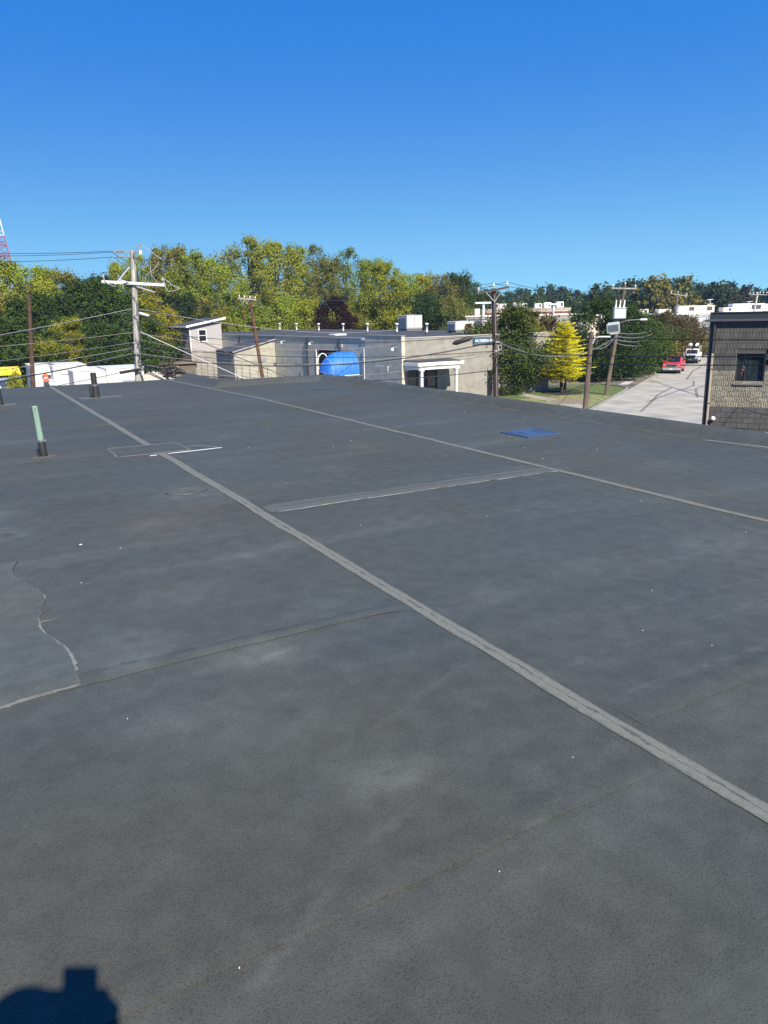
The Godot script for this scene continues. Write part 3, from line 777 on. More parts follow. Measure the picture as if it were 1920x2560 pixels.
func window_parts(parent: Node, lo: Vector3, hi: Vector3, axis: String, frame: Material, pane: Material, prefix := "window") -> void:
	# a white double-hung window on a wall; lo/hi span the frame, axis is the direction that it faces
	var st := S()
	var w := 0.10
	var ctr := (lo + hi) * 0.5
	var sz := (hi - lo).abs()
	if axis == "z":
		box(st, Vector3(lo.x + w / 2, ctr.y, ctr.z), Vector3(w, sz.y, sz.z))
		box(st, Vector3(hi.x - w / 2, ctr.y, ctr.z), Vector3(w, sz.y, sz.z))
		for yy in [lo.y + w / 2, hi.y - w / 2, ctr.y]: box(st, Vector3(ctr.x, yy, ctr.z), Vector3(sz.x - 2 * w - .004, w * (0.6 if yy == ctr.y else 1.0), sz.z - .01))
	else:
		box(st, Vector3(ctr.x, ctr.y, lo.z + w / 2), Vector3(sz.x, sz.y, w))
		box(st, Vector3(ctr.x, ctr.y, hi.z - w / 2), Vector3(sz.x, sz.y, w))
		for yy in [lo.y + w / 2, hi.y - w / 2, ctr.y]: box(st, Vector3(ctr.x, yy, ctr.z), Vector3(sz.x - .01, w * (0.6 if yy == ctr.y else 1.0), sz.z - 2 * w - .004))
	part(st, prefix + "_frame", frame, parent)
	for k in 2:
		st = S()
		var y0: float = lo.y + w if k == 0 else ctr.y + w * .3
		var y1: float = ctr.y - w * .3 if k == 0 else hi.y - w
		if axis == "z": box(st, Vector3(ctr.x, (y0 + y1) / 2, ctr.z - .02), Vector3(sz.x - 2 * w, y1 - y0, .02))
		else: box(st, Vector3(ctr.x + .02, (y0 + y1) / 2, ctr.z), Vector3(.02, y1 - y0, sz.z - 2 * w))
		part(st, "pane", pane, parent)

func seg(parent: Node, called: String, m: Material, lo: Vector3, hi: Vector3, bev := 0.0) -> MeshInstance3D:
	var st := S()
	box_between(st, lo, hi, bev)
	return part(st, called, m, parent)

func grey_block() -> void:
	var t := thing("commercial_building", "long low beige building with a flat dark roof and a blue awning across the street", "building", W(1.81, 0, 66), TB)
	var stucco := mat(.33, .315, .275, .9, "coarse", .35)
	var trim := mat(.78, .77, .73, .6)
	var dark := mat(.02, .022, .025, .5)
	var metal := mat(.34, .345, .34, .5, "fine", .5)
	var roofm := mat(.085, .09, .095, .85, "blotch", .1)
	var pane := glass(.012, .014, .016)
	# walls: the street side (x = 0) around the big door, the front (z = 0) around the shopfront
	var zA := func(t_: float) -> float: return -t_
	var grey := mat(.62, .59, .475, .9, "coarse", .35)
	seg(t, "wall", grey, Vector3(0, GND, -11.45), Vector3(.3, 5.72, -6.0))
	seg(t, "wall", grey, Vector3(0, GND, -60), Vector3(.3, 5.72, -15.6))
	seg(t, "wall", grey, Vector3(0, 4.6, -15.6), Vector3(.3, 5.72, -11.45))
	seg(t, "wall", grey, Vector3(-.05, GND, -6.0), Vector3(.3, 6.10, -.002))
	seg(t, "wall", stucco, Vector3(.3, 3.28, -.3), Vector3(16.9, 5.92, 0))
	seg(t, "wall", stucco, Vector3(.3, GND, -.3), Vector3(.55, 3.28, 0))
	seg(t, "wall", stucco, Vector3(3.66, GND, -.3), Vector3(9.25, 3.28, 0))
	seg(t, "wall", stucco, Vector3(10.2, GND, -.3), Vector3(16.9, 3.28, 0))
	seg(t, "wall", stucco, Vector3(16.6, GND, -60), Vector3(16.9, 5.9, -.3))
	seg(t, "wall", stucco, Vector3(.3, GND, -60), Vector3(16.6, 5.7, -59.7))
	seg(t, "parapet_cap", mat(.3, .29, .27, .7), Vector3(-.09, 6.10, -6.04), Vector3(.34, 6.15, .04))
	seg(t, "parapet_cap", mat(.5, .47, .42, .7), Vector3(.34, 5.92, -.34), Vector3(16.94, 5.97, .04))
	seg(t, "roof", roofm, Vector3(.3, 5.5, -59.7), Vector3(16.6, 5.82, -.3))
	seg(t, "roof", roofm, Vector3(16.95, 5.4, -62), Vector3(22.4, 5.80, -14))
	seg(t, "wall", stucco, Vector3(21.9, GND, -62), Vector3(22.2, 5.4, -14))
	# pale metal edge along the eave
	seg(t, "eave_trim", metal, Vector3(-.06, 5.70, -60), Vector3(.3, 5.88, -6.05), .02)
	seg(t, "eave_trim", trim, Vector3(-.09, 5.68, -6.6), Vector3(-.062, 5.91, -6.05))
	for a in [17.58, 10.86, 35.8]:
		var st := S()
		tube(st, [Vector3(-.08, GND, zA.call(a)), Vector3(-.08, 5.69, zA.call(a))], .075, 10)
		part(st, "downspout", dark, t)
	var st := S()
	tube(st, [Vector3(-.09, GND, zA.call(6.12)), Vector3(-.09, 5.05, zA.call(6.12))], .035, 8)
	part(st, "conduit", trim, t)
	# wall lamps on short arms
	for q in [[22.78, 5.22], [16.08, 5.22], [.73, 5.05]]:
		var lamp := Node3D.new()
		lamp.name = "wall_lamp"
		t.add_child(lamp, true)
		lamp.position = Vector3(0, q[1], zA.call(q[0]))
		st = S()
		tube(st, [Vector3(-.06, .1, 0), Vector3(-.3, .16, 0), Vector3(-.5, .08, 0)], .02, 8)
		part(st, "arm", mat(.4, .4, .4, .5), lamp)
		st = S()
		tube(st, [Vector3(-.5, .10, 0), Vector3(-.5, .04, 0), Vector3(-.52, -.08, 0), Vector3(-.53, -.14, 0)], [.04, .1, .15, .12], 12)
		part(st, "lamp_head", mat(.8, .8, .78, .4), lamp)
	seg(t, "meter_box", mat(.45, .45, .44, .6), Vector3(-.16, 4.95, zA.call(10.4)), Vector3(-.05, 5.25, zA.call(10.1)))
	# small bracket of a removed sign
	st = S()
	bar(st, Vector3(-.25, 3.5, zA.call(3.86)), Vector3(-.25, 3.5, zA.call(1.92)), .05, .05)
	bar(st, Vector3(-.25, 3.1, zA.call(1.92)), Vector3(-.25, 3.5, zA.call(1.92)), .05, .05)
	bar(st, Vector3(0, 3.5, zA.call(3.8)), Vector3(-.25, 3.5, zA.call(3.8)), .04, .04)
	bar(st, Vector3(0, 3.5, zA.call(2.0)), Vector3(-.25, 3.5, zA.call(2.0)), .04, .04)
	part(st, "sign_bracket", mat(.62, .61, .57, .6), t)
	# deep doorway with a white roller door half way up
	seg(t, "doorway_back", mat(.3, .29, .27, .9), Vector3(4.3, GND, -16.6), Vector3(4.4, 5.5, -10.4))
	seg(t, "doorway_side", mat(.3, .29, .27, .9), Vector3(.3, GND, -16.6), Vector3(4.3, 5.5, -16.5))
	seg(t, "doorway_side", mat(.3, .29, .27, .9), Vector3(.3, GND, -10.5), Vector3(4.3, 5.5, -10.4))
	seg(t, "door_jamb", trim, Vector3(-.06, GND, -15.75), Vector3(.32, 4.6, -15.602))
	seg(t, "door_jamb", mat(.5, .48, .42, .8), Vector3(-.03, GND, -11.448), Vector3(.32, 4.6, -11.3))
	var door := Node3D.new()
	door.name = "door"
	t.add_child(door, true)
	seg(door, "leaf", mat(.7, .7, .68, .6), Vector3(.5, GND, -15.5), Vector3(.56, 2.6, -14.1))
	seg(door, "pane", pane, Vector3(.47, 1.4, -15.3), Vector3(.499, 2.4, -14.4))
	st = S()
	var hoop := []
	for k in 13: hoop.append(Vector3(-.6 - .55 * cos(PI * k / 12.0), 3.55 + .75 * sin(PI * k / 12.0), -13.2))
	tube(st, hoop, .06, 8)
	part(st, "hoop_rail", trim, t)
	# blue barrel awning with a rounded front
	var aw := Node3D.new()
	aw.name = "awning"
	t.add_child(aw, true)
	aw.position = Vector3(-.055, 2.55, zA.call(8.6))
	var canvas := mat(.03, .22, .80, .6, "streak", .4)
	var K := 9
	var wdt := 1.5
	var hgt := 2.05
	var grid := []
	for i in 19:
		var row := []
		var x := -3.1 * i / 18.0
		var f: float = 1.0 if x > -1.5 else sqrt(max(0.0, 1.0 - pow((-x - 1.5) / 1.62, 2.0)))
		for k in 2 * K + 1:
			var an := PI * k / (2.0 * K)
			var sag: float = 1.0 - 0.012 * abs(sin(i * PI / 3.0))
			row.append(Vector3(x, hgt * pow(sin(an), .82) * f * sag, cos(an) * wdt * (0.35 + 0.65 * f)))
		grid.append(row)
	for pn in 6:
		st = S()
		st.set_smooth_group(1)
		for i in range(pn * 3, pn * 3 + 3):
			for k in 2 * K:
				quad(st, grid[i][k], grid[i + 1][k], grid[i + 1][k + 1], grid[i][k + 1])
		part(st, "canvas_panel", canvas, aw)
	for i in [0, 3, 6, 9, 12, 15, 18]:
		st = S()
		var rib := []
		for v in grid[i]: rib.append(v * Vector3(1, .985, .985))
		tube(st, rib, .02, 6)
		part(st, "rib", mat(.5, .5, .5, .5), aw)
	for s in [-1.0, 1.0]:
		st = S()
		tube(st, [Vector3(0, 0, s * wdt), Vector3(-1.5, 0, s * wdt), Vector3(-3.1, 0, s * wdt * .36)], .03, 8)
		part(st, "bottom_rail", trim, aw)
	for s in [-1.0, 1.0]:
		st = S()
		tube(st, [Vector3(-2.6, GND - 2.55, s * wdt * .7), Vector3(-2.6, 0, s * wdt * .7)], .04, 8)
		part(st, "post", trim, aw)
	# white portico over the shopfront
	var po := Node3D.new()
	po.name = "portico"
	t.add_child(po, true)
	st = S()
	var zf := 2.2
	quad(st, Vector3(.1, 3.98, zf), Vector3(.1, 4.12, .003), Vector3(4.75, 4.12, .003), Vector3(4.75, 3.98, zf))
	part(st, "porch_roof", roofm, po)
	seg(po, "fascia", trim, Vector3(.05, 3.68, zf), Vector3(4.8, 3.97, zf + .08), .01)
	seg(po, "fascia", trim, Vector3(.05, 3.68, .003), Vector3(.13, 3.97, zf - .002), .01)
	seg(po, "fascia", trim, Vector3(4.72, 3.68, .003), Vector3(4.8, 3.97, zf - .002), .01)
	seg(po, "frieze", mat(.45, .46, .45, .8), Vector3(.25, 3.48, zf - .12), Vector3(4.4, 3.68, zf - .02))
	seg(po, "beam", trim, Vector3(.2, 3.38, zf - .2), Vector3(4.45, 3.478, zf), .01)
	seg(po, "beam", trim, Vector3(.2, 3.38, .003), Vector3(.34, 3.6, zf - .202))
	seg(po, "ceiling", trim, Vector3(.14, 3.62, .003), Vector3(4.71, 3.66, zf - .13))
	for x in [.5, 4.1]:
		var col := Node3D.new()
		col.name = "column"
		po.add_child(col, true)
		seg(col, "shaft", trim, Vector3(x - .11, GND + .2, zf - .22), Vector3(x + .11, 3.26, zf), .012)
		seg(col, "capital", trim, Vector3(x - .18, 3.26, zf - .29), Vector3(x + .18, 3.376, zf + .07), .012)
		seg(col, "plinth", trim, Vector3(x - .17, GND, zf - .28), Vector3(x + .17, GND + .2, zf + .06), .012)
	# shopfront: dark frame, three panes
	seg(t, "shopfront_back", mat(.32, .31, .29, .9), Vector3(.35, GND, -5.1), Vector3(5.0, 4.0, -5.0))
	seg(t, "shopfront_ceiling", mat(.5, .5, .48, .9), Vector3(.35, 3.4, -5.0), Vector3(5.0, 3.5, -.31))
	seg(t, "shopfront_side", mat(.32, .31, .29, .9), Vector3(4.9, GND, -5.0), Vector3(5.0, 3.4, -.31))
	var clear := StandardMaterial3D.new()
	clear.albedo_color = Color(.2, .23, .24, .25)
	clear.transparency = BaseMaterial3D.TRANSPARENCY_ALPHA
	clear.roughness = .04
	for k in 4:
		seg(t, "shopfront_mullion", dark, Vector3(.55 + k * 1.007, GND, -.2), Vector3(.64 + k * 1.007, 3.28, -.1))
	seg(t, "shopfront_transom", dark, Vector3(.64, 2.55, -.19), Vector3(3.57, 2.63, -.11))
	for k in 3:
		seg(t, "pane", clear, Vector3(.64 + k * 1.007, GND + .1, -.16), Vector3(1.557 + k * 1.007, 2.55, -.14))
		seg(t, "pane", clear, Vector3(.64 + k * 1.007, 2.63, -.16), Vector3(1.557 + k * 1.007, 3.28, -.14))
	# second door at the right
	seg(t, "side_door", mat(.02, .022, .025, .3), Vector3(9.25, GND, -.22), Vector3(10.0, 2.7, -.16))
	seg(t, "side_panel", trim, Vector3(10.0, GND, -.2), Vector3(10.2, 3.28, .03))
	seg(t, "side_lintel", stucco, Vector3(9.25, 2.7, -.25), Vector3(10.0, 3.28, -.02))
	# shop sign
	var sg := Node3D.new()
	sg.name = "shop_sign"
	t.add_child(sg, true)
	seg(sg, "sign_board", mat(.035, .085, .14, .5), Vector3(7.52, 5.15, .04), Vector3(10.4, 5.75, .16), .01)
	var tm := TextMesh.new()
	var font := SystemFont.new()
	font.font_names = PackedStringArray(["Droid Serif"])
	font.font_weight = 700
	tm.font = font
	tm.text = "OLYMPIA M"
	tm.font_size = 48
	tm.pixel_size = 0.0068
	tm.depth = 0.03
	tm.horizontal_alignment = HORIZONTAL_ALIGNMENT_LEFT
	var lt := put(tm, "sign_lettering", mat(.8, .8, .78, .5), sg)
	lt.position = Vector3(7.66, 5.45, .176)
	# white plastic roof vents in a row
	for q in [[13.38, 53.07], [12.97, 46.58], [11.8, 37.54], [11.33, 30.15], [11.26, 24.24], [11.05, 17.65], [10.88, 11.74]]:
		var v := Node3D.new()
		v.name = "roof_vent"
		t.add_child(v, true)
		v.position = Vector3(q[0], 5.82, zA.call(q[1]))
		st = S()
		tube(st, [Vector3(0, .2, 0), Vector3(0, .95, 0), Vector3(0, .951, 0), Vector3(0, 1.08, 0), Vector3(0, 1.12, 0)], [.11, .11, .19, .19, .12], 12)
		part(st, "stack", mat(.8, .8, .78, .5), v)
		st = S()
		tube(st, [Vector3(0, 0, 0), Vector3(0, .22, 0)], [.2, .14], 12)
		part(st, "boot", mat(.03, .03, .032, .7), v)
	seg(t, "roof_hatch", trim, Vector3(3.5, 5.82, -19.4), Vector3(4.9, 5.99, -18.0), .03)
	# lean-to shed against the street wall
	var sh := Node3D.new()
	sh.name = "lean_to"
	t.add_child(sh, true)
	var zs: float = zA.call(25.48)
	st = S()
	extrude_z(st, [Vector2(-.06, GND), Vector2(-.06, 5.46), Vector2(-4.95, 4.30), Vector2(-4.95, GND)], zs - .2, zs)
	part(st, "wall", mat(.43, .415, .34, .9, "coarse", .35), sh)
	seg(sh, "wall", stucco, Vector3(-4.95, GND, zs - 5.4), Vector3(-4.75, 4.28, zs - .202))
	st = S()
	quad(st, Vector3(-5.12, 4.30, zs + .15), Vector3(-5.12, 4.30, zs - 5.4), Vector3(-.02, 5.53, zs - 5.4), Vector3(-.02, 5.53, zs + .15))
	quad(st, Vector3(-5.12, 4.22, zs + .15), Vector3(-.02, 5.47, zs + .15), Vector3(-.02, 5.47, zs - 5.4), Vector3(-5.12, 4.22, zs - 5.4))
	part(st, "roof", mat(.09, .095, .105, .8, "blotch", .2), sh)
	st = S()
	bar(st, Vector3(-5.14, 4.26, zs + .17), Vector3(-.04, 5.49, zs + .17), .05, .12)
	part(st, "edge_trim", mat(.3, .3, .29, .6), sh)
	# stair tower with clapboard above
	var tw := Node3D.new()
	tw.name = "stair_tower"
	t.add_child(tw, true)
	var z0: float = zA.call(41.8)
	var z1: float = zA.call(48.0)
	var x0 := -4.2
	seg(tw, "wall", stucco, Vector3(x0, GND, z1), Vector3(-.02, 3.78, z0))
	var clap := mat(.50, .475, .46, .85, "fine", .6)
	var n := 18
	for k in n:                          # the front boards, each lapped over the one below
		var ya := 3.78 + k * .215
		var yb := ya + .225
		var xr := -.02
		var xl: float = x0
		if yb > 6.9: xl = x0 + (yb - 6.9) / .95 * 4.4
		if xl > xr - .1: continue
		st = S()
		st.set_smooth_group(-1)
		quad(st, Vector3(xl, ya, z0 + .035), Vector3(xl, yb, z0 + .012), Vector3(xr, yb, z0 + .012), Vector3(xr, ya, z0 + .035))
		quad(st, Vector3(xl, ya, z0 + .012), Vector3(xl, ya, z0 + .035), Vector3(xr, ya, z0 + .035), Vector3(xr, ya, z0 + .012))
		part(st, "clapboard", clap, tw)
		if yb < 6.95:
			st = S()
			quad(st, Vector3(x0 - .035, ya, z1), Vector3(x0 - .012, yb, z1), Vector3(x0 - .012, yb, z0), Vector3(x0 - .035, ya, z0))
			part(st, "clapboard", clap, tw)
	st = S()
	extrude_z(st, [Vector2(x0, 3.78), Vector2(-.02, 3.78), Vector2(-.02, 7.75), Vector2(x0, 6.9)], z1, z0)
	part(st, "upper_wall", clap, tw)
	st = S()
	quad(st, Vector3(x0 - .5, 7.02, z1 - .4), Vector3(.5, 7.98, z1 - .4), Vector3(.5, 7.98, z0 + .45), Vector3(x0 - .5, 7.02, z0 + .45))
	part(st, "roof", mat(.06, .063, .068, .85, "fine", .5), tw)
	st = S()
	bar(st, Vector3(x0 - .5, 6.91, z0 + .47), Vector3(.5, 7.87, z0 + .47), .06, .24)
	part(st, "rake_board", trim, tw)
	st = S()
	bar(st, Vector3(x0 - .52, 6.90, z0 + .45), Vector3(x0 - .52, 6.90, z1 - .4), .06, .22)
	part(st, "eave_board", trim, tw)
	seg(tw, "corner_board", mat(.6, .57, .56, .8), Vector3(x0 - .06, 3.78, z0 - .08), Vector3(x0 + .1, 6.88, z0 + .06))
	window_parts(tw, Vector3(-3.15, 5.0, z0 + .03), Vector3(-2.05, 6.55, z0 + .12), "z", trim, pane)
	window_parts(tw, Vector3(x0 - .12, 4.9, z0 - 4.0), Vector3(x0 - .03, 6.3, z0 - 3.1), "x", trim, pane)

func hvac(called: String, label: String, at: Vector3, turn: float, sz: Vector3, a: Material, b: Material) -> void:
	var t := thing(called, label, "air conditioner", at, turn, "rooftop units on the beige building")
	seg(t, "base_curb", mat(.12, .13, .14, .7), Vector3(-sz.x * .48, 0, -sz.z * .48), Vector3(sz.x * .48, .25, sz.z * .48))
	seg(t, "cabinet", a, Vector3(-sz.x * .5, .25, -sz.z * .5), Vector3(sz.x * .5, sz.y, sz.z * .5), .03)
	seg(t, "access_panel", b, Vector3(-sz.x * .46, .4, sz.z * .5), Vector3(-sz.x * .05, sz.y - .15, sz.z * .5 + .03), .01)
	seg(t, "access_panel", b, Vector3(sz.x * .03, .4, sz.z * .5), Vector3(sz.x * .46, sz.y - .15, sz.z * .5 + .03), .01)
	for k in 6:
		seg(t, "louvre", mat(.2, .21, .22, .6), Vector3(-sz.x * .5 - .03, .45 + k * (sz.y - .7) / 6.0, -sz.z * .42), Vector3(-sz.x * .5, .5 + k * (sz.y - .7) / 6.0, sz.z * .42))
	var st := S()
	tube(st, [Vector3(0, sz.y, 0), Vector3(0, sz.y + .12, 0)], min(sz.x, sz.z) * .33, 16)
	part(st, "fan_cowl", mat(.1, .1, .1, .6), t)

func rooftop_units() -> void:
	var galv := mat(.55, .55, .54, .5, "fine", .6)
	hvac("air_conditioner", "tall grey and pink rooftop unit in the middle of the beige building roof", L(51.7, 5.8, 87.5), TB, Vector3(2.4, 1.95, 2.0), galv, mat(.6, .52, .5, .6))
	hvac("air_conditioner", "low rooftop unit with orange panel beside the mast on the beige building", L(48.3, 5.82, 71.0), TB, Vector3(2.6, 1.2, 1.5), mat(.5, .5, .5, .5), mat(.62, .6, .56, .5))
	var t := thing("vent_hood", "small orange rooftop hood in front of the low rooftop unit", "vent", L(48.5, 5.82, 69.8), TB)
	seg(t, "hood", mat(.6, .16, .05, .6), Vector3(-.25, .35, -.2), Vector3(.25, .95, .2), .03)
	seg(t, "curb", mat(.3, .3, .3, .6), Vector3(-.3, 0, -.25), Vector3(.3, .35, .25))
	hvac("air_conditioner", "pinkish rooftop unit right of the small square sign mast", L(48.6, 5.82, 67.2), TB, Vector3(1.5, 1.3, 1.2), galv, mat(.62, .55, .53, .6))
	t = thing("sign_mast", "thin mast with a small square white panel on the beige building roof", "mast", L(48.2, 5.82, 68.3), TB)
	var st := S()
	tube(st, [Vector3(0, 0, 0), Vector3(0, 2.4, 0)], .04, 8)
	part(st, "pole", mat(.3, .3, .3, .6), t)
	seg(t, "panel", mat(.72, .7, .62, .6), Vector3(-.05, 1.7, .04), Vector3(.6, 2.45, .09))
	for q in [[12.32, 95.0, 8.96, "white T-topped lamp post just left of the red-brown utility pole"], [22.9, 105.0, 8.7, "white T-topped lamp post behind the golden conifer"]]:
		t = thing("lamp_post", q[3], "lamp post", W(q[0], GND, q[1]), 0.0, "white lamp posts behind the beige building")
		st = S()
		tube(st, [Vector3.ZERO, Vector3(.05, q[2] - GND - .1, 0)], [.2, .15], 10)
		part(st, "post", mat(.75, .76, .76, .5), t)
		seg(t, "lamp_head", mat(.75, .76, .76, .5), Vector3(-.95, q[2] - GND - .1, -.25), Vector3(.95, q[2] - GND + .12, .25), .04)

# ---------------------------------------------------------------- ribbed block building on the right
func ribbed_block(wd: float) -> ArrayMesh:
	var st := S()
	st.set_smooth_group(-1)
	var h := .194
	var ribs := int(round(wd / .05))
	var xs := []
	for k in ribs:
		var x := k * wd / ribs
		var p := wd / ribs
		xs += [[x + .002, .0], [x + .010, .022], [x + p * .62, .022], [x + p * .62 + .008, .0]]
	xs.append([wd - .002, 0.0])
	for i in xs.size() - 1:
		var a = xs[i]
		var b = xs[i + 1]
		quad(st, Vector3(a[0], 0, a[1]), Vector3(a[0], h, a[1]), Vector3(b[0], h, b[1]), Vector3(b[0], 0, b[1]))
	quad(st, Vector3(.002, h, .02), Vector3(.002, h, -.05), Vector3(wd - .002, h, -.05), Vector3(wd - .002, h, .02))
	st.generate_normals()
	return st.commit()

func split_block(wd: float, sd: int) -> ArrayMesh:
	var st := S()
	st.set_smooth_group(-1)
	var n := FastNoiseLite.new()
	n.seed = sd
	n.frequency = 0.35
	var h := .194
	var K := 10
	var R := 4
	var f := func(i: int, j: int) -> Vector3:
		var e: float = 0.7 if j == 0 or j == R else 1.0
		var z := (n.get_noise_2d(i * 9.0, j * 2.2 + sd) * .03 + (.014 if i % 2 == 0 else .0)) * e
		return Vector3(.003 + (wd - .006) * i / K, h * j / R, max(0.0, z))
	for i in K:
		for j in R:
			quad(st, f.call(i, j), f.call(i, j + 1), f.call(i + 1, j + 1), f.call(i + 1, j))
	quad(st, Vector3(.003, h, .0), Vector3(.003, h, -.05), Vector3(wd - .003, h, -.05), Vector3(wd - .003, h, .0))
	st.generate_normals()
	return st.commit()

func block_building() -> void:
	var t := thing("block_building", "dark ribbed concrete block building with one window at the right edge", "building", W(12.56, 0, 30), -0.468)
	var paint := [mat(.165, .162, .148, .85, "streak", 1.2), mat(.155, .152, .14, .85, "streak", 1.3), mat(.175, .171, .155, .85, "streak", 1.1)]
	var rough := [mat(.29, .272, .215, .95, "fine", 2.0), mat(.34, .315, .24, .95, "fine", 2.3), mat(.26, .245, .195, .95, "fine", 1.8)]
	var smooth := [mat(.10, .098, .095, .85, "fine", .8), mat(.115, .112, .108, .85, "fine", .9)]
	var mortar := mat(.085, .083, .076, .95, "fine", 1.0)
	var bronze := mat(.028, .03, .034, .45)
	# backing wall with the window opening left free
	seg(t, "wall", mortar, Vector3(.02, GND, -.35), Vector3(1.0, 7.4, -.004))
	seg(t, "wall", mortar, Vector3(1.96, GND, -.35), Vector3(14, 7.4, -.004))
	seg(t, "wall", mortar, Vector3(1.0, GND, -.35), Vector3(1.96, 5.06, -.004))
	seg(t, "wall", mortar, Vector3(1.0, 6.24, -.35), Vector3(1.96, 7.4, -.004))
	seg(t, "wall", mortar, Vector3(0, GND, -9), Vector3(.3, 7.4, -.36))
	seg(t, "roof", mat(.08, .083, .09, .85), Vector3(.3, 7.1, -9), Vector3(14, 7.38, -.36))
	var rb := ribbed_block(.4)
	var rh := ribbed_block(.2)
	var sb := [split_block(.4, 3), split_block(.4, 14), split_block(.4, 29)]
	var shf := split_block(.2, 5)
	var sm := S()
	box(sm, Vector3(.2, .094, 0), Vector3(.388, .188, .03), .004)
	sm.generate_normals()
	var smb := sm.commit()
	sm = S()
	box(sm, Vector3(.1, .094, 0), Vector3(.188, .188, .03), .004)
	sm.generate_normals()
	var smh := sm.commit()
	for c in 20:
		var y := 7.18 - c * .2
		var x := .2
		var first := true
		while x < 4.4:
			var wd := .4
			if first and c % 2 == 1: wd = .2
			first = false
			var xa := x
			x += wd
			if y < 6.22 and y > 5.04:
				if xa > .95 and xa + wd < 2.0: continue
				if xa < .98 and xa + wd > 1.02:
					wd = .2
				elif xa < 1.94 and xa + wd > 1.98:
					xa = 2.0
					wd = .2
			var mesh: Mesh
			var m: Material
			var k := (c * 7 + int(xa * 5)) % 3
			if y > 5.45:
				mesh = rb if wd > .3 else rh
				m = paint[k]
			elif y > 4.15:
				mesh = sb[k] if wd > .3 else shf
				m = rough[(k + c) % 3]
			else:
				mesh = smb if wd > .3 else smh
				m = smooth[k % 2]
			var o := put(mesh, "block", m, t)
			o.position = Vector3(xa, y, 0)
	# roof edge
	seg(t, "fascia", mat(.03, .033, .04, .45), Vector3(-.05, 7.42, -.3), Vector3(14, 7.68, .10), .01)
	seg(t, "drip_edge", mat(.07, .075, .085, .4), Vector3(-.2, 7.38, -.3), Vector3(14, 7.46, .2), .01)
	seg(t, "roof_edge_cap", mat(.03, .033, .04, .45), Vector3(-.05, 7.682, -.35), Vector3(14, 7.72, .13), .01)
	seg(t, "corner_trim", bronze, Vector3(-.04, GND, -.4), Vector3(.10, 7.38, .03))
	var ds := Node3D.new()
	ds.name = "downspout"
	t.add_child(ds, true)
	seg(ds, "pipe", mat(.045, .045, .048, .5), Vector3(.105, 6.2, .03), Vector3(.19, 7.38, .11), .012)
	seg(ds, "lower_pipe", mat(.55, .47, .36, .6, "fine", 2.0), Vector3(.105, GND, .03), Vector3(.19, 6.198, .11), .012)
	for y in [6.9, 5.6, 4.3]: seg(ds, "strap", bronze, Vector3(.09, y, .025), Vector3(.205, y + .03, .116))
	# window
	var w := Node3D.new()
	w.name = "window"
	t.add_child(w, true)
	seg(w, "lintel", mat(.07, .068, .06, .8), Vector3(.98, 6.2, -.12), Vector3(1.98, 6.26, .02))
	seg(w, "sill", mat(.13, .125, .11, .8), Vector3(.94, 5.02, -.2), Vector3(2.0, 5.085, .06), .008)
	seg(w, "frame", bronze, Vector3(1.0, 5.085, -.2), Vector3(1.06, 6.2, -.12))
	seg(w, "frame", bronze, Vector3(1.90, 5.085, -.2), Vector3(1.96, 6.2, -.12))
	seg(w, "frame", bronze, Vector3(1.06, 6.14, -.2), Vector3(1.90, 6.2, -.12))
	seg(w, "frame", bronze, Vector3(1.06, 5.085, -.2), Vector3(1.90, 5.14, -.12))
	seg(w, "mullion", bronze, Vector3(1.30, 5.14, -.19), Vector3(1.34, 6.14, -.13))
	var gl := StandardMaterial3D.new()
	gl.albedo_color = Color(.25, .3, .32, .22)
	gl.transparency = BaseMaterial3D.TRANSPARENCY_ALPHA
	gl.roughness = .04
	seg(w, "pane", gl, Vector3(1.06, 5.14, -.165), Vector3(1.30, 6.14, -.155))
	seg(w, "pane", gl, Vector3(1.34, 5.14, -.165), Vector3(1.90, 6.14, -.155))
	seg(w, "room_back", mat(.35, .35, .35, .9), Vector3(.3, GND, -4.1), Vector3(13.7, 7.1, -4.0))
	seg(t, "wall", mortar, Vector3(.3, GND, -9), Vector3(14, 7.1, -8.7))
	seg(t, "wall", mortar, Vector3(13.7, GND, -8.7), Vector3(14, 7.1, -.36))
	seg(w, "room_floor", mat(.3, .28, .25, .9), Vector3(.3, 4.2, -4.0), Vector3(13.7, 4.3, -.36))
	seg(w, "pale_panel", mat(.3, .31, .33, .7), Vector3(1.42, 5.3, -.5), Vector3(1.5, 6.1, -.46))
	seg(w, "red_panel", mat(.55, .03, .025, .6), Vector3(1.15, 5.36, -.35), Vector3(1.24, 5.62, -.3))
	var st := S()
	var ruffle := []
	for k in 14: ruffle.append(Vector3(1.26 + .03 * sin(k * 1.9), 6.12 - k * .045, -.3 + .02 * cos(k * 1.9)))
	tube(st, ruffle, .025, 6)
	part(st, "hanging_ruffle", mat(.5, .5, .5, .8), w)
	st = S()
	var hump := []
	for k in 10: hump.append(Vector2(1.5 + .07 * k, 5.12 + .4 * sin(PI * (k + 1) / 11.0)))
	hump += [Vector2(2.13, 5.0), Vector2(1.5, 5.0)]
	extrude_z(st, hump, -.8, -.5)
	part(st, "covered_seat", mat(.2, .22, .26, .7), w)
	st = S()
	var ball := SphereMesh.new()
	ball.radius = .085
	ball.height = .17
	var lamp := Node3D.new()
	lamp.name = "wall_lamp"
	t.add_child(lamp, true)
	var gb := put(ball, "globe", mat(.85, .85, .82, .3), lamp)
	gb.position = Vector3(.36, 3.74, .17)
	seg(lamp, "bracket", bronze, Vector3(.3, 3.62, .02), Vector3(.38, 3.68, .15))
	seg(t, "painted_ledge", mat(.75, .75, .73, .8, "fine", 1.0), Vector3(1.75, 3.16, .0), Vector3(6.0, 3.26, .16), .01)

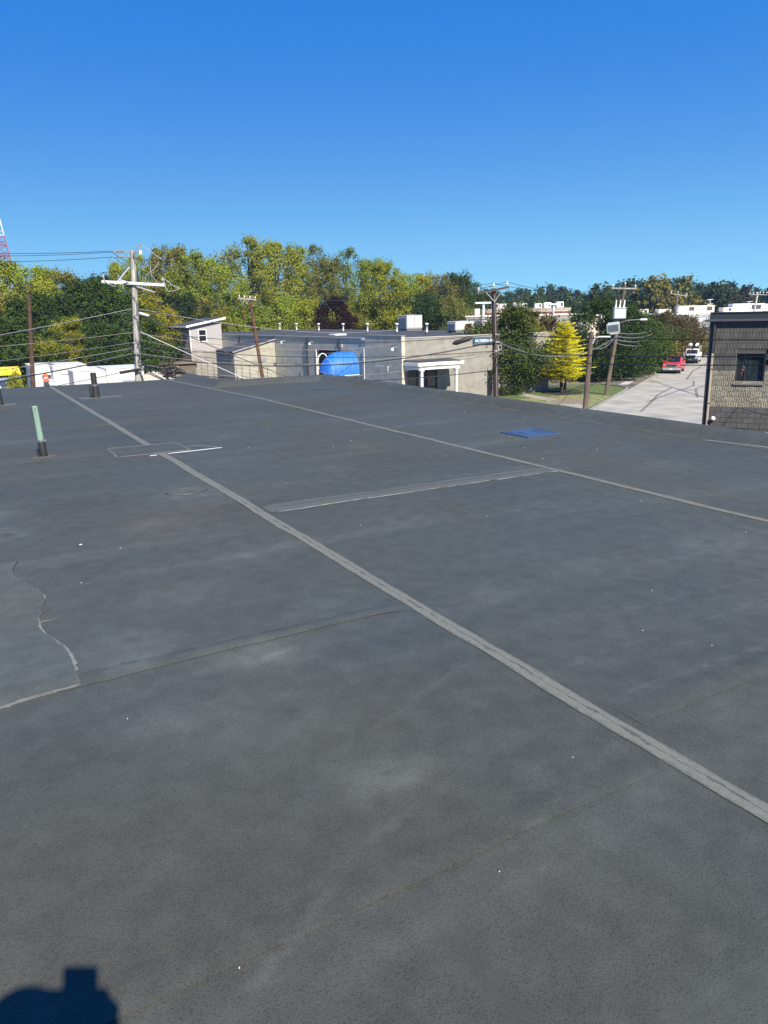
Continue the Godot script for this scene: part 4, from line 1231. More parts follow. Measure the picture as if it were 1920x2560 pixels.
# ---------------------------------------------------------------- trees
func crown(sd: int, H: float, Wd: float, low: float, clumps: int, per: int, leaf: float, airy := 0.0) -> Array:
	# a crown of leaf faces in clumps: [mesh, clump centres]
	var r := RandomNumberGenerator.new()
	r.seed = sd
	var ctrs := []
	var cr := []
	var ch := H * (1.0 - low)
	var lobes := []
	for k in 5:
		lobes.append([r.randf() * TAU, r.randf_range(.2, .95), r.randf_range(.25, .45)])
	var tries := 0
	while ctrs.size() < clumps and tries < clumps * 30:
		tries += 1
		var v := r.randf()
		var y := low * H + v * ch
		var prof: float = pow(sin(PI * clamp(v * 0.86 + 0.1, 0.0, 1.0)), 0.75)
		var an := r.randf() * TAU
		for q in lobes:
			if abs(v - q[1]) < 0.2: prof *= 1.0 + q[2] * cos(an - q[0])
		var rad: float = sqrt(r.randf_range(.12, 1.0)) * prof * Wd * 0.5
		var p := Vector3(cos(an) * rad, y, sin(an) * rad)
		var size := Wd * r.randf_range(.08, .20) * (1.2 - 0.55 * v)
		ctrs.append(p)
		cr.append(size)
	var vs := PackedVector3Array()
	var ns := PackedVector3Array()
	var cs := PackedColorArray()
	var ix := PackedInt32Array()
	for c in ctrs.size():
		var tone := r.randf_range(.72, 1.2)
		var warm := r.randf_range(.86, 1.2)
		var cnt := int(per * r.randf_range(.6, 1.3) * (1.0 - airy * r.randf()))
		for k in cnt:
			var d := Vector3(r.randfn(), r.randfn(), r.randfn()).normalized()
			var p: Vector3 = ctrs[c] + d * Vector3(1.0, 1.15, 1.0) * cr[c] * pow(r.randf(), .5) * (1.0 if r.randf() < .86 else 1.7)
			var n := (d + Vector3(r.randfn(), r.randfn() + .6, r.randfn()) * .75).normalized()
			var x := n.cross(Vector3(r.randfn(), r.randfn(), r.randfn())).normalized()
			var y := n.cross(x)
			var s := leaf * r.randf_range(.6, 1.35)
			var b := vs.size()
			vs.append(p - x * s * .5)
			vs.append(p + y * s * .32 + n * s * .08)
			vs.append(p + x * s * .5)
			vs.append(p - y * s * .32 + n * s * .08)
			var q := tone * r.randf_range(.75, 1.25)
			var col := Color(q * warm * r.randf_range(.9, 1.12), q, q * r.randf_range(.8, 1.1))
			for e in 4:
				ns.append(n)
				cs.append(col)
			for e in [0, 1, 2, 0, 2, 3]: ix.append(b + e)
	var arr := []
	arr.resize(Mesh.ARRAY_MAX)
	arr[Mesh.ARRAY_VERTEX] = vs
	arr[Mesh.ARRAY_NORMAL] = ns
	arr[Mesh.ARRAY_COLOR] = cs
	arr[Mesh.ARRAY_INDEX] = ix
	var m := ArrayMesh.new()
	m.add_surface_from_arrays(Mesh.PRIMITIVE_TRIANGLES, arr)
	return [m, ctrs]

func trunk_mesh(sd: int, H: float, ctrs: Array, rad: float, limbs: int, stems := 1) -> ArrayMesh:
	var r := RandomNumberGenerator.new()
	r.seed = sd + 100
	var st := S()
	for s in stems:
		var off := Vector3.ZERO if stems == 1 else Vector3(cos(s * 2.4) * .28, 0, sin(s * 2.4) * .28)
		var pts := []
		var rs := []
		for k in 7:
			var f := k / 6.0
			pts.append(off * (1.0 + f * 2.0) + Vector3(r.randfn() * .012 * H * f, f * H * .86, r.randfn() * .012 * H * f))
			rs.append(rad * (1.12 - f) + .02)
		rs[0] *= 1.35
		tube(st, pts, rs, 8, false)
	for k in min(limbs, ctrs.size()):
		var e: Vector3 = ctrs[k * ctrs.size() / limbs]
		var y0 := e.y * r.randf_range(.45, .75)
		var a := Vector3(0, y0, 0)
		tube(st, [a, a.lerp(e, .5) + Vector3(0, -.02 * H, 0), e], [rad * .42, rad * .26, rad * .06], 5, false)
	st.generate_normals()
	return st.commit()

var tints := {
	"yg": [.285, .325, .05], "ol": [.25, .235, .058], "dk": [.062, .10, .028], "yy": [.38, .37, .04], "ai": [.16, .20, .06], "bu": [.036, .018, .020],
	"or": [.33, .24, .04], "gr": [.085, .11, .036], "ru": [.15, .115, .05], "fd": [.055, .085, .034], "fm": [.075, .105, .038], "fy": [.17, .155, .045], "fr": [.09, .07, .045]}
var words := {
	"yg": "yellow-green leafy tree", "ol": "olive brown tinted tree", "dk": "dark green dense tree", "yy": "bright yellow turning tree", "ai": "sparse tall tree with bare limbs showing", "bu": "dark burgundy leaved tree",
	"or": "orange turning tree", "gr": "grey-green multi-stemmed tree", "ru": "rusty brown tinted tree", "fd": "distant dark green tree", "fm": "distant mid green tree", "fy": "distant yellow-olive tree", "fr": "distant reddish brown tree"}
var ordinal := ["first", "second", "third", "fourth", "fifth", "sixth", "seventh", "eighth", "ninth", "tenth", "eleventh", "twelfth", "thirteenth", "fourteenth", "fifteenth", "sixteenth", "seventeenth", "eighteenth", "nineteenth", "twentieth"]

func nth(k: int) -> String:
	if k < 20: return ordinal[k]
	return "%s and %s" % [ordinal[19], ordinal[k - 20]]

func plant_trees() -> void:
	# [height, width, crown, trunk] of each pattern
	var pat := {}
	for q in [["tall", 20.0, 9.0, .12, 170, 170, .28, 0.0, 1], ["tall2", 20.0, 9.5, .14, 160, 170, .28, .25, 2], ["tall3", 20.0, 8.5, .18, 130, 180, .28, .4, 2], ["round", 12.0, 9.0, .08, 150, 160, .27, 0.0, 1], ["round2", 12.0, 8.5, .05, 140, 160, .27, .1, 1], ["airy", 20.0, 9.0, .28, 90, 100, .3, .5, 2],
			["near", 8.0, 5.6, .16, 190, 150, .19, .15, 3], ["low", 5.0, 7.0, .02, 70, 95, .30, .1, 2], ["far", 14.0, 15.0, .05, 60, 45, 1.1, 0.0, 1], ["far2", 14.0, 14.0, .05, 52, 48, 1.1, 0.0, 1]]:
		var c := crown(q[0].hash() % 9999, q[1], q[2], q[3], q[4], q[5], q[6], q[7])
		pat[q[0]] = [q[1], q[2], c[0], trunk_mesh(q[4], q[1], c[1], q[1] * (.018 if q[0] != "near" else .011), 24, q[8])]
	var bark := mat(.12, .10, .08, .95, "wood", .5)
	var pale := mat(.26, .24, .2, .95, "wood", .5)
	var tables := [[BACK, "back tree line", "trees in the back tree line"], [FRONT, "nearer yard trees", "nearer trees behind the white containers"], [RIGHT, "roadside trees", "trees beside the side road"],
		[FAR, "group above distant roofs", "distant trees above the flat roofs"], [HILL, "far wooded hill", "trees of the wooded hill"]]
	for ti in tables.size():
		var tb: Array = tables[ti][0]
		var count := {}
		for i in tb.size():
			var q: Array = tb[i]
			var kind: String = q[5]
			var k: int = count.get(kind, 0)
			count[kind] = k + 1
			var label := "%s, %s from the left in the %s" % [words[kind], nth(k), tables[ti][1]]
			if kind == "bu": label = "dark burgundy leaved tree behind the row of white roof vents"
			if kind == "gr": label = "grey-green multi-stemmed tree between the brown pole and golden conifer"
			var p: String
			if ti >= 3: p = ["far", "far2"][i % 2]
			elif kind == "ai": p = "airy"
			elif kind == "gr": p = "near"
			elif q[3] < 7.0: p = "low"
			elif q[3] / q[4] > 1.45: p = ["tall", "tall2", "tall3"][i % 3]
			else: p = ["round", "round2"][i % 2]
			var h: float = pat[p][0]
			var wd: float = pat[p][1]
			var t := thing("tree" if p != "low" else "shrub", label, "tree" if p != "low" else "shrub", W(q[0], q[1], q[2]), i * 2.13 + ti, tables[ti][2])
			t.scale = Vector3(q[4] / wd, q[3] / h, q[4] / wd)
			var tn: Array = tints[kind]
			var vr := 1.0 + .14 * sin(i * 7.3 + ti)
			var c := put(pat[p][2], "crown", leaf_mat(snappedf(tn[0] * vr * (1.0 + .1 * sin(i * 3.1)), .002), snappedf(tn[1] * vr, .002), snappedf(tn[2], .002)), t)
			c.rotation.y = i * 1.1
			put(pat[p][3], "trunk", pale if kind == "ai" else bark, t)

func golden_conifer() -> void:
	var t := thing("golden_conifer", "bright golden yellow conifer with layered sprays on the lawn", "tree", W(16.96, GND, 72.6))
	var r := RandomNumberGenerator.new()
	r.seed = 77
	var vs := PackedVector3Array()
	var ns := PackedVector3Array()
	var cs := PackedColorArray()
	var ix := PackedInt32Array()
	var H := 6.55
	var lv := 0
	var y := 1.35
	while y < H - .1:
		var v := (y - 1.35) / (H - 1.35)
		var R: float = 3.05 * pow(1.0 - v, .5) * (0.80 + 0.20 * sin(lv * 2.3)) * clamp(.62 + v * 3.0, 0.0, 1.0) + .1
		var sprays := int(8 + R * 9)
		for s in sprays:
			var an := TAU * s / sprays + r.randf() * .5 + lv
			var dirn := Vector3(cos(an), 0, sin(an))
			var side := Vector3(-sin(an), 0, cos(an))
			var len := R * r.randf_range(.5, 1.12) * (1.0 + .16 * sin(an * 2.0 + lv * .5) + .1 * sin(an * 5.0 + lv))
			var y0 := y + r.randf_range(-.26, .26)
			var tone := r.randf_range(.75, 1.15)
			for k in 48:
				var f := sqrt(r.randf_range(.06, 1.0))
				var spread := .34 * sin(PI * clamp(f * .9 + .08, 0.0, 1.0))
				var w := r.randf_range(-1.0, 1.0) * spread
				var p := dirn * len * f + side * w + Vector3(0, y0 - .22 * f + .26 * f * f * f - abs(w) * .22 + r.randfn() * .03, 0)
				var n := (Vector3.UP + dirn * (.55 * f) + Vector3(r.randfn(), r.randfn(), r.randfn()) * .35).normalized()
				var x := (dirn + side * w * 2.0 + Vector3(0, r.randf_range(-.1, .45), 0)).normalized()
				var yy := n.cross(x).normalized()
				var z := r.randf_range(.10, .2)
				var b := vs.size()
				vs.append(p - x * z * .5)
				vs.append(p + yy * z * .22)
				vs.append(p + x * z * .6)
				vs.append(p - yy * z * .22)
				var q := tone * r.randf_range(.75, 1.2)
				var col := Color(q, q * r.randf_range(.86, 1.02), q)
				for e in 4:
					ns.append(n)
					cs.append(col)
				for e in [0, 1, 2, 0, 2, 3]: ix.append(b + e)
		y += .21
		lv += 1
	var arr := []
	arr.resize(Mesh.ARRAY_MAX)
	arr[Mesh.ARRAY_VERTEX] = vs
	arr[Mesh.ARRAY_NORMAL] = ns
	arr[Mesh.ARRAY_COLOR] = cs
	arr[Mesh.ARRAY_INDEX] = ix
	var m := ArrayMesh.new()
	m.add_surface_from_arrays(Mesh.PRIMITIVE_TRIANGLES, arr)
	put(m, "crown", leaf_mat(.88, .83, .07), t)
	for k in 3:
		var st := S()
		var o := Vector3(cos(k * 2.1) * .2, 0, sin(k * 2.1) * .2)
		tube(st, [o, o * 1.3 + Vector3(0, 1.4, 0), o * 1.2 + Vector3(0, 3.6, 0), Vector3(0, 5.9, 0)], [.14, .11, .08, .02], 8, false)
		part(st, "trunk", mat(.10, .075, .055, .95, "wood", .8), t)

func shrubs() -> void:
	var c := crown(515, 1.6, 3.0, .02, 46, 70, .16, .1)
	var spots := [[37.0, 108.0, 1.5, "ru", "low rusty shrub left of the yellow post on the verge"], [40.0, 112.5, 1.6, "ru", "low rusty shrub at the foot of the far leaning pole"], [43.0, 119.0, 1.7, "ru", "rusty shrub above the white pickup cab"], [46.5, 124.0, 1.8, "ol", "olive shrub above the white pickup bed"], [50.0, 131.0, 1.9, "yg", "yellow-green shrub where the side road disappears"],
		[33.5, 103.0, 1.5, "ru", "rounded rusty shrub at the corner of the driveway verge"], [30.0, 100.0, 1.4, "dk", "dark rounded shrub behind the driveway verge"], [27.0, 99.0, 1.3, "dk", "dark shrub near the dark trees by the driveway"], [11.2, 71.0, .5, "gr", "small clipped green shrub beside the beige building side door"], [12.6, 71.5, .45, "gr", "small green shrub at the foot of the grey-green tree"], [35.5, 105.5, 1.2, "ol", "small olive shrub between two rusty shrubs on the verge"],
		[-31.7, 67.5, .75, "yg", "thin yellow-green sapling in front of the white containers"]]
	for i in spots.size():
		var q: Array = spots[i]
		var t := thing("shrub", q[4], "shrub", W(q[0], GND, q[1]), i * 1.3, "shrubs along the road and yard")
		t.scale = Vector3.ONE * q[2]
		if i == 11: t.scale = Vector3(.6, 1.9, .6)
		var tn: Array = tints[q[3]]
		put(c[0], "crown", leaf_mat(tn[0], tn[1], tn[2]), t)
		put(trunk_mesh(3, 1.6, c[1], .03, 8), "trunk", mat(.1, .08, .06, .95), t)

# ---------------------------------------------------------------- utility poles and wires
func insulator(st: SurfaceTool, at: Vector3, h := 0.3) -> void:
	tube(st, [at, at + Vector3(0, h * .35, 0), at + Vector3(0, h * .4, 0), at + Vector3(0, h * .62, 0), at + Vector3(0, h * .66, 0), at + Vector3(0, h, 0)], [.03, .03, .085, .07, .045, .045], 8)

func pole(called: String, label: String, base: Vector3, top: Vector3, r0: float, r1: float, m: Material) -> Node3D:
	var t := thing(called, label, "utility pole", base, 0.0, "utility poles")
	var st := S()
	var pts := []
	var rs := []
	for k in 9:
		var f := k / 8.0
		pts.append((top - base) * f)
		rs.append(lerpf(r0, r1, f))
	tube(st, pts, rs, 14)
	part(st, "pole_shaft", m, t)
	return t

func strings(t: Node3D, called: String, m: Material, list: Array, r: float) -> void:       # loose jumpers and brackets that hang on a pole: world points
	for p in list:
		var st := S()
		var c := Curve3D.new()
		var pts := []
		for v in p: pts.append(v - t.position)
		if pts.size() > 2:
			for i in pts.size():
				var tg: Vector3 = (pts[min(i + 1, pts.size() - 1)] - pts[max(i - 1, 0)]) * .2
				c.add_point(pts[i], -tg, tg)
			pts = Array(c.tessellate(3, 6))
		tube(st, pts, r, 6)
		part(st, called, m, t)

var wire_label := {}

func wire(label: String, a: Vector3, b: Vector3, sag: float, r: float, m: Material, called := "overhead_wire") -> void:
	var st := S()
	var pts := []
	var n := 22
	for k in n + 1:
		var f := float(k) / n
		pts.append((b - a) * f - Vector3(0, sag * 4.0 * f * (1.0 - f), 0))
	tube(st, pts, r * .72, 6)
	var t := part(st, called, m, self)
	t.position = a
	tag(t, label, "cable", "overhead wires")

func poles_and_wires() -> void:
	var grey := mat(.62, .59, .54, .95, "wood", .6)
	var brown := mat(.135, .078, .05, .95, "wood", .6)
	var redb := mat(.115, .06, .042, .95, "wood", .6)
	var tan := mat(.23, .175, .13, .95, "wood", .6)
	var white := mat(.72, .73, .73, .5, "fine", 1.0)
	var steel := mat(.36, .37, .38, .5, "fine", 1.0)
	var porcelain := mat(.75, .75, .74, .3)
	var black := mat(.014, .014, .016, .6)
	var cable := mat(.05, .052, .056, .55)
	var alum := mat(.30, .31, .32, .5)
	# --- weathered tall pole on the left
	var wt := Vector3(-14.54, 11.87, -48)
	var t := pole("utility_pole", "tall weathered grey utility pole with a white crossarm at left", W(-15.15, GND, 48), wt, .24, .155, grey)
	var o := t.position
	var st := S()
	bar(st, Vector3(-16.46, 10.13, -47.75) - o, Vector3(-12.72, 9.85, -47.75) - o, .14, .17)
	part(st, "crossarm", white, t)
	for p in [[Vector3(-14.76, 10.92, -47.8), Vector3(-15.68, 9.93, -47.7)], [Vector3(-14.6, 9.86, -47.85), Vector3(-13.3, 9.45, -47.4)], [Vector3(-14.7, 10.0, -47.8), Vector3(-15.3, 10.2, -47.3)]]:
		st = S()
		bar(st, p[0] - o, p[1] - o, .05, .05)
		part(st, "brace", white, t)
	for p in [Vector3(-16.35, 10.2, -47.75), Vector3(-12.85, 9.95, -47.75)]:
		st = S()
		insulator(st, p - o, .36)
		part(st, "insulator", steel, t)
	st = S()
	bar(st, Vector3(-14.5, 11.7, -47.9) - o, Vector3(-13.9, 11.72, -47.6) - o, .06, .06)
	part(st, "bracket", steel, t)
	st = S()
	tube(st, [Vector3(-13.97, 11.6, -47.6) - o, Vector3(-13.97, 11.82, -47.6) - o], .09, 10)
	part(st, "cutout", porcelain, t)
	st = S()
	tube(st, [Vector3(-13.97, 11.82, -47.6) - o, Vector3(-13.96, 12.13, -47.6) - o], .05, 8)
	part(st, "cutout_neck", steel, t)
	for y in [11.84, 11.51, 11.78]:
		st = S()
		for k in 5: tube(st, [Vector3(-15.45 + k * .09, y, -47.9) - o, Vector3(-15.42 + k * .09, y, -47.9) - o], .075, 8)
		tube(st, [Vector3(-15.75, y, -47.9) - o, Vector3(-14.65, y, -47.9) - o], .02, 6)
		part(st, "strain_insulator", steel, t)
	strings(t, "jumper_lead", alum, [[Vector3(-14.4, 11.2, -47.8), Vector3(-14.25, 11.8, -47.6), Vector3(-13.97, 12.15, -47.55), Vector3(-13.3, 11.7, -47.5), Vector3(-12.73, 11.29, -47.5)],
		[Vector3(-16.35, 10.5, -47.75), Vector3(-16.15, 10.05, -47.6), Vector3(-15.6, 9.8, -47.5)], [Vector3(-12.81, 10.25, -47.75), Vector3(-12.6, 9.55, -47.6), Vector3(-12.2, 9.5, -47.5), Vector3(-11.8, 9.62, -47.5)], [Vector3(-12.81, 10.25, -47.75), Vector3(-12.3, 9.85, -47.6), Vector3(-11.8, 9.62, -47.5)],
		[Vector3(-12.94, 11.11, -47.6), Vector3(-13.3, 10.7, -47.5), Vector3(-13.75, 10.4, -47.6), Vector3(-13.9, 9.9, -47.7)], [Vector3(-13.45, 10.95, -47.6), Vector3(-13.4, 10.4, -47.5), Vector3(-13.1, 9.95, -47.7)]], .02)
	strings(t, "loose_lead", cable, [[Vector3(-15.75, 11.84, -47.9), Vector3(-15.2, 11.4, -47.8), Vector3(-14.6, 11.2, -47.9)], [Vector3(-15.67, 11.51, -47.9), Vector3(-15.1, 11.1, -47.8), Vector3(-14.65, 11.0, -47.9)], [Vector3(-14.5, 11.5, -47.8), Vector3(-14.0, 11.3, -47.6), Vector3(-13.5, 11.2, -47.5), Vector3(-12.94, 11.11, -47.6)],
		[Vector3(-14.5, 11.6, -47.8), Vector3(-13.9, 11.0, -47.6), Vector3(-13.6, 11.3, -47.5), Vector3(-12.73, 11.29, -47.5)], [Vector3(-14.75, 9.3, -47.75), Vector3(-14.5, 8.9, -47.7), Vector3(-14.55, 8.3, -47.72)], [Vector3(-14.9, 8.5, -47.75), Vector3(-15.4, 8.1, -47.6), Vector3(-15.3, 7.8, -47.6), Vector3(-14.85, 7.7, -47.7)],
		[Vector3(-14.6, 7.9, -47.7), Vector3(-14.45, 7.0, -47.65), Vector3(-14.7, 6.4, -47.7)], [Vector3(-14.8, 6.8, -47.7), Vector3(-14.55, 6.2, -47.6), Vector3(-14.75, 5.4, -47.65)], [Vector3(-15.1, 6.3, -47.7), Vector3(-14.9, 5.6, -47.65), Vector3(-15.05, 4.8, -47.65)]], .022)
	st = S()
	tube(st, [Vector3(-14.8, 8.05, -47.8) - o, Vector3(-14.2, 8.3, -47.3) - o], .03, 8)
	part(st, "lamp_arm", steel, t)
	st = S()
	box(st, Vector3(-13.95, 8.18, -47.1) - o, Vector3(.6, .16, .3), .05, Basis(Vector3.BACK, -.3))
	part(st, "street_lamp_head", white, t)
	st = S()
	tube(st, [Vector3(-15.9, 4.78, -47.6) - o, Vector3(-14.75, 4.95, -47.6) - o], .09, 10)
	part(st, "splice_case", black, t)
	for y in [5.85, 5.95, 6.5]:
		st = S()
		tube(st, [Vector3(-14.87, y, -48) - o, Vector3(-14.867, y + .05, -48) - o], .225, 14)
		part(st, "steel_band", alum, t)
	# --- plain brown pole, far left
	pole("utility_pole", "plain thin brown pole without crossarm in the yard at far left", W(-27.05, GND, 60), Vector3(-26.26, 9.85, -60), .19, .13, brown)
	# --- leaning brown pole in front of the lean-to
	t = pole("utility_pole", "leaning orange-brown pole with a small crossarm before the lean-to shed", W(-11.39, GND, 76), Vector3(-12.36, 9.87, -76), .2, .13, mat(.20, .10, .055, .95, "wood", .6))
	o = t.position
	st = S()
	bar(st, Vector3(-13.4, 9.68, -75.85) - o, Vector3(-11.7, 9.48, -75.85) - o, .1, .12)
	part(st, "crossarm", grey, t)
	for k in 4:
		st = S()
		insulator(st, Vector3(-13.3 + k * .5, 9.72 - k * .06, -75.85) - o, .25)
		part(st, "insulator", porcelain, t)
	strings(t, "loose_lead", alum, [[Vector3(-13.2, 9.7, -75.8), Vector3(-13.0, 9.1, -75.8), Vector3(-12.8, 9.65, -75.8)], [Vector3(-12.8, 9.65, -75.8), Vector3(-12.6, 9.1, -75.8), Vector3(-12.4, 9.6, -75.8)]], .025)
	st = S()
	box(st, Vector3(-11.35, 3.9, -75.75) - o, Vector3(.45, .4, .25), .03)
	part(st, "junction_box", steel, t)
	# --- red-brown pole in the middle
	t = pole("utility_pole", "red-brown utility pole with a dark crossarm standing before the sign", W(7.34, GND, 49), Vector3(7.0, 9.3, -49), .185, .14, redb)
	o = t.position
	st = S()
	bar(st, Vector3(5.95, 9.0, -48.8) - o, Vector3(7.9, 9.36, -48.8) - o, .1, .13)
	part(st, "crossarm", mat(.07, .055, .045, .95), t)
	for p in [[Vector3(7.05, 8.5, -48.83), Vector3(7.5, 9.22, -48.75)], [Vector3(7.05, 8.5, -48.83), Vector3(6.5, 9.08, -48.75)]]:
		st = S()
		bar(st, p[0] - o, p[1] - o, .03, .05)
		part(st, "brace", steel, t)
	for p in [Vector3(6.05, 9.08, -48.8), Vector3(7.8, 9.4, -48.8), Vector3(7.0, 9.3, -49)]:
		st = S()
		insulator(st, p - o, .3)
		part(st, "insulator", porcelain, t)
	strings(t, "pole_lead", steel, [[Vector3(7.02, 8.9, -48.84), Vector3(7.12, 7.0, -48.81), Vector3(7.2, 5.0, -48.8), Vector3(7.33, .6, -48.8)], [Vector3(7.05, 5.6, -48.8), Vector3(7.5, 5.4, -48.7), Vector3(7.45, 6.0, -48.7)]], .02)
	for y in [6.54, 6.09, 5.54]:
		st = S()
		box(st, Vector3(7.25, y, -48.82) - o, Vector3(.3, .09, .12), .02)
		part(st, "cable_clamp", alum, t)
	# --- short pole with the flood light
	t = pole("utility_pole", "short tan wooden pole carrying a box flood light on an arm", W(12.08, GND, 46), Vector3(12.31, 6.67, -46), .165, .135, tan)
	o = t.position
	st = S()
	tube(st, [Vector3(12.38, 6.0, -45.9) - o, Vector3(12.45, 6.25, -45.8) - o, Vector3(12.7, 6.38, -45.8) - o, Vector3(13.36, 6.37, -45.8) - o], .05, 8)
	part(st, "lamp_arm", white, t)
	var fl := Node3D.new()
	fl.name = "flood_light"
	t.add_child(fl, true)
	fl.position = Vector3(13.52, 6.86, -45.8) - o
	fl.rotation = Vector3(.35, -.35, .12)
	seg(fl, "housing", mat(.38, .4, .42, .5), Vector3(-.34, -.24, -.3), Vector3(.34, .26, .06), .04)
	seg(fl, "bezel", mat(.55, .57, .58, .4), Vector3(-.36, -.26, .06), Vector3(.36, .28, .10), .01)
	seg(fl, "lens", mat(.16, .2, .2, .12), Vector3(-.28, -.16, .10), Vector3(.28, .22, .11))
	seg(fl, "ballast", white, Vector3(-.2, -.36, -.1), Vector3(.28, -.262, .12), .02)
	# --- leaning pole with the transformer
	t = pole("utility_pole", "leaning pole with crossarm, pale transformer and street lamp by the driveway", W(20.3, GND, 70), Vector3(21.5, 9.95, -70), .19, .12, tan)
	o = t.position
	st = S()
	bar(st, Vector3(20.28, 9.71, -69.85) - o, Vector3(22.46, 9.63, -69.85) - o, .1, .12)
	part(st, "crossarm", grey, t)
	for p in [Vector3(20.4, 9.76, -69.85), Vector3(22.35, 9.7, -69.85), Vector3(21.5, 9.95, -70)]:
		st = S()
		insulator(st, p - o, .28)
		part(st, "insulator", porcelain, t)
	var tr := Node3D.new()
	tr.name = "transformer"
	t.add_child(tr, true)
	tr.position = Vector3(21.0, 7.1, -69.6) - o
	st = S()
	box(st, Vector3(0, .45, 0), Vector3(1.05, .9, .5), .05)
	part(st, "tank", mat(.46, .49, .51, .45), tr)
	seg(tr, "lid", mat(.5, .52, .53, .45), Vector3(-.57, .9, -.29), Vector3(.57, .96, .29), .015)
	for k in 3:
		st = S()
		tube(st, [Vector3(-.35 + k * .35, .96, 0), Vector3(-.33 + k * .36, 1.15, 0), Vector3(-.32 + k * .37, 1.6, 0)], [.09, .075, .05], 8)
		part(st, "bushing", porcelain, tr)
	strings(t, "loose_lead", cable, [[Vector3(20.7, 8.6, -69.6), Vector3(20.6, 9.2, -69.7), Vector3(20.45, 9.7, -69.8)], [Vector3(21.3, 8.6, -69.6), Vector3(21.9, 9.1, -69.7), Vector3(22.3, 9.6, -69.8)], [Vector3(20.9, 9.65, -69.8), Vector3(20.85, 9.2, -69.75), Vector3(21.1, 8.7, -69.6)]], .02)
	st = S()
	tube(st, [Vector3(21.1, 6.7, -69.85) - o, Vector3(21.7, 6.95, -69.4) - o, Vector3(22.66, 7.02, -69.0) - o], .035, 8)
	part(st, "lamp_arm", steel, t)
	st = S()
	box(st, Vector3(22.95, 7.0, -69.0) - o, Vector3(.62, .16, .3), .05)
	part(st, "street_lamp_head", mat(.7, .71, .7, .4), t)
	# --- far pole on the verge and the pole top behind the block building
	t = pole("utility_pole", "far leaning pole with crossarm on the verge above the red pickup", W(42.98, GND, 117), Vector3(43.75, 10.0, -117), .2, .14, mat(.27, .22, .19, .95, "wood", .6))
	o = t.position
	st = S()
	bar(st, Vector3(42.6, 10.0, -116.85) - o, Vector3(45.1, 9.6, -116.85) - o, .1, .12)
	part(st, "crossarm", grey, t)
	for p in [Vector3(42.7, 10.03, -116.85), Vector3(45.0, 9.66, -116.85), Vector3(43.75, 10.0, -117)]:
		st = S()
		insulator(st, p - o, .34)
		part(st, "insulator", porcelain, t)
	t = pole("utility_pole", "distant pole with six insulators rising behind the dark block building", W(58.3, GND, 125), Vector3(59.26, 10.0, -125), .2, .14, mat(.45, .45, .44, .9))
	o = t.position
	st = S()
	bar(st, Vector3(57.9, 9.75, -124.85) - o, Vector3(60.7, 9.65, -124.85) - o, .1, .12)
	part(st, "crossarm", steel, t)
	for k in 6:
		st = S()
		insulator(st, Vector3(58.0 + k * .52, 9.78, -124.85) - o, .36)
		part(st, "insulator", porcelain, t)
	strings(t, "loose_lead", cable, [[Vector3(58.1, 9.7, -124.8), Vector3(58.0, 9.0, -124.8), Vector3(58.3, 8.6, -124.8)], [Vector3(60.4, 9.7, -124.8), Vector3(60.5, 8.9, -124.8), Vector3(60.0, 8.5, -124.8)]], .03)
	t = thing("guy_guard", "bent yellow guy wire guard leaning on the verge by the red pickup", "guy guard", W(39.27, GND, 110))
	st = S()
	tube(st, [Vector3(0, 0, 0), Vector3(.38, 2.2, 0), Vector3(.55, 2.42, 0), Vector3(.85, 2.48, 0)], [.10, .10, .09, .05], 8)
	part(st, "sleeve", mat(.62, .52, .2, .6), t)
	st = S()
	box(st, Vector3(0, .03, 0), Vector3(.34, .06, .34), .01)
	part(st, "anchor", steel, t)
	# --- wires: left of the tall pole
	var L0 := Vector3(-40, 0, -58)
	wire("topmost black wire running left from the tall grey pole", Vector3(-15.75, 11.84, -47.9), Vector3(-42, 14.2, -60), .5, .022, black)
	wire("second black wire below the topmost one left of the tall pole", Vector3(-15.75, 11.78, -47.9), Vector3(-42, 13.85, -60), .5, .02, black)
	wire("third black wire at the lower strain insulator left of the tall pole", Vector3(-15.67, 11.51, -47.9), Vector3(-42, 13.3, -60), .5, .022, black)
	wire("pale cable leaving the tall pole leftward at mid height", Vector3(-14.91, 8.52, -47.8), Vector3(-42, 5.4, -58), .3, .03, alum)
	wire("thin tan cable leaving the tall pole leftward below the pale one", Vector3(-14.95, 7.15, -47.8), Vector3(-42, 5.8, -58), .3, .022, mat(.3, .25, .2, .7))
	wire("grey cable above the twin black cables left of the tall pole", Vector3(-14.98, 6.56, -47.75), Vector3(-42, 4.3, -57), .3, .028, mat(.17, .175, .18, .5))
	wire("bright twisted cable just above the thick black trunk left of the pole", Vector3(-15.15, 6.2, -47.75), Vector3(-42, 3.3, -57), .3, .035, mat(.2, .205, .21, .5))
	wire("thick black telephone trunk cable left of the tall pole", Vector3(-14.88, 5.83, -47.75), Vector3(-42, 2.1, -57), .3, .06, black)
	wire("pale strand lashed on top of the thick trunk left of the pole", Vector3(-14.88, 5.94, -47.75), Vector3(-42, 2.17, -57), .3, .018, alum)
	wire("black drop cable ending at the splice case on the tall pole", Vector3(-15.85, 4.79, -47.6), Vector3(-34, 2.6, -50), .35, .03, cable)
	# --- from the tall pole to the red-brown pole
	wire("upper black wire from the tall pole to the top of the red-brown pole", Vector3(-12.73, 11.29, -47.5), Vector3(7.0, 9.6, -49), .95, .022, black)
	wire("middle black wire from the tall pole to the red-brown pole crossarm", Vector3(-12.94, 11.11, -47.6), Vector3(6.05, 9.36, -48.8), 1.1, .022, black)
	wire("lower black wire from the tall pole jumper to the red-brown pole crossarm", Vector3(-13.0, 10.95, -47.6), Vector3(7.8, 9.66, -48.8), 1.55, .022, black)
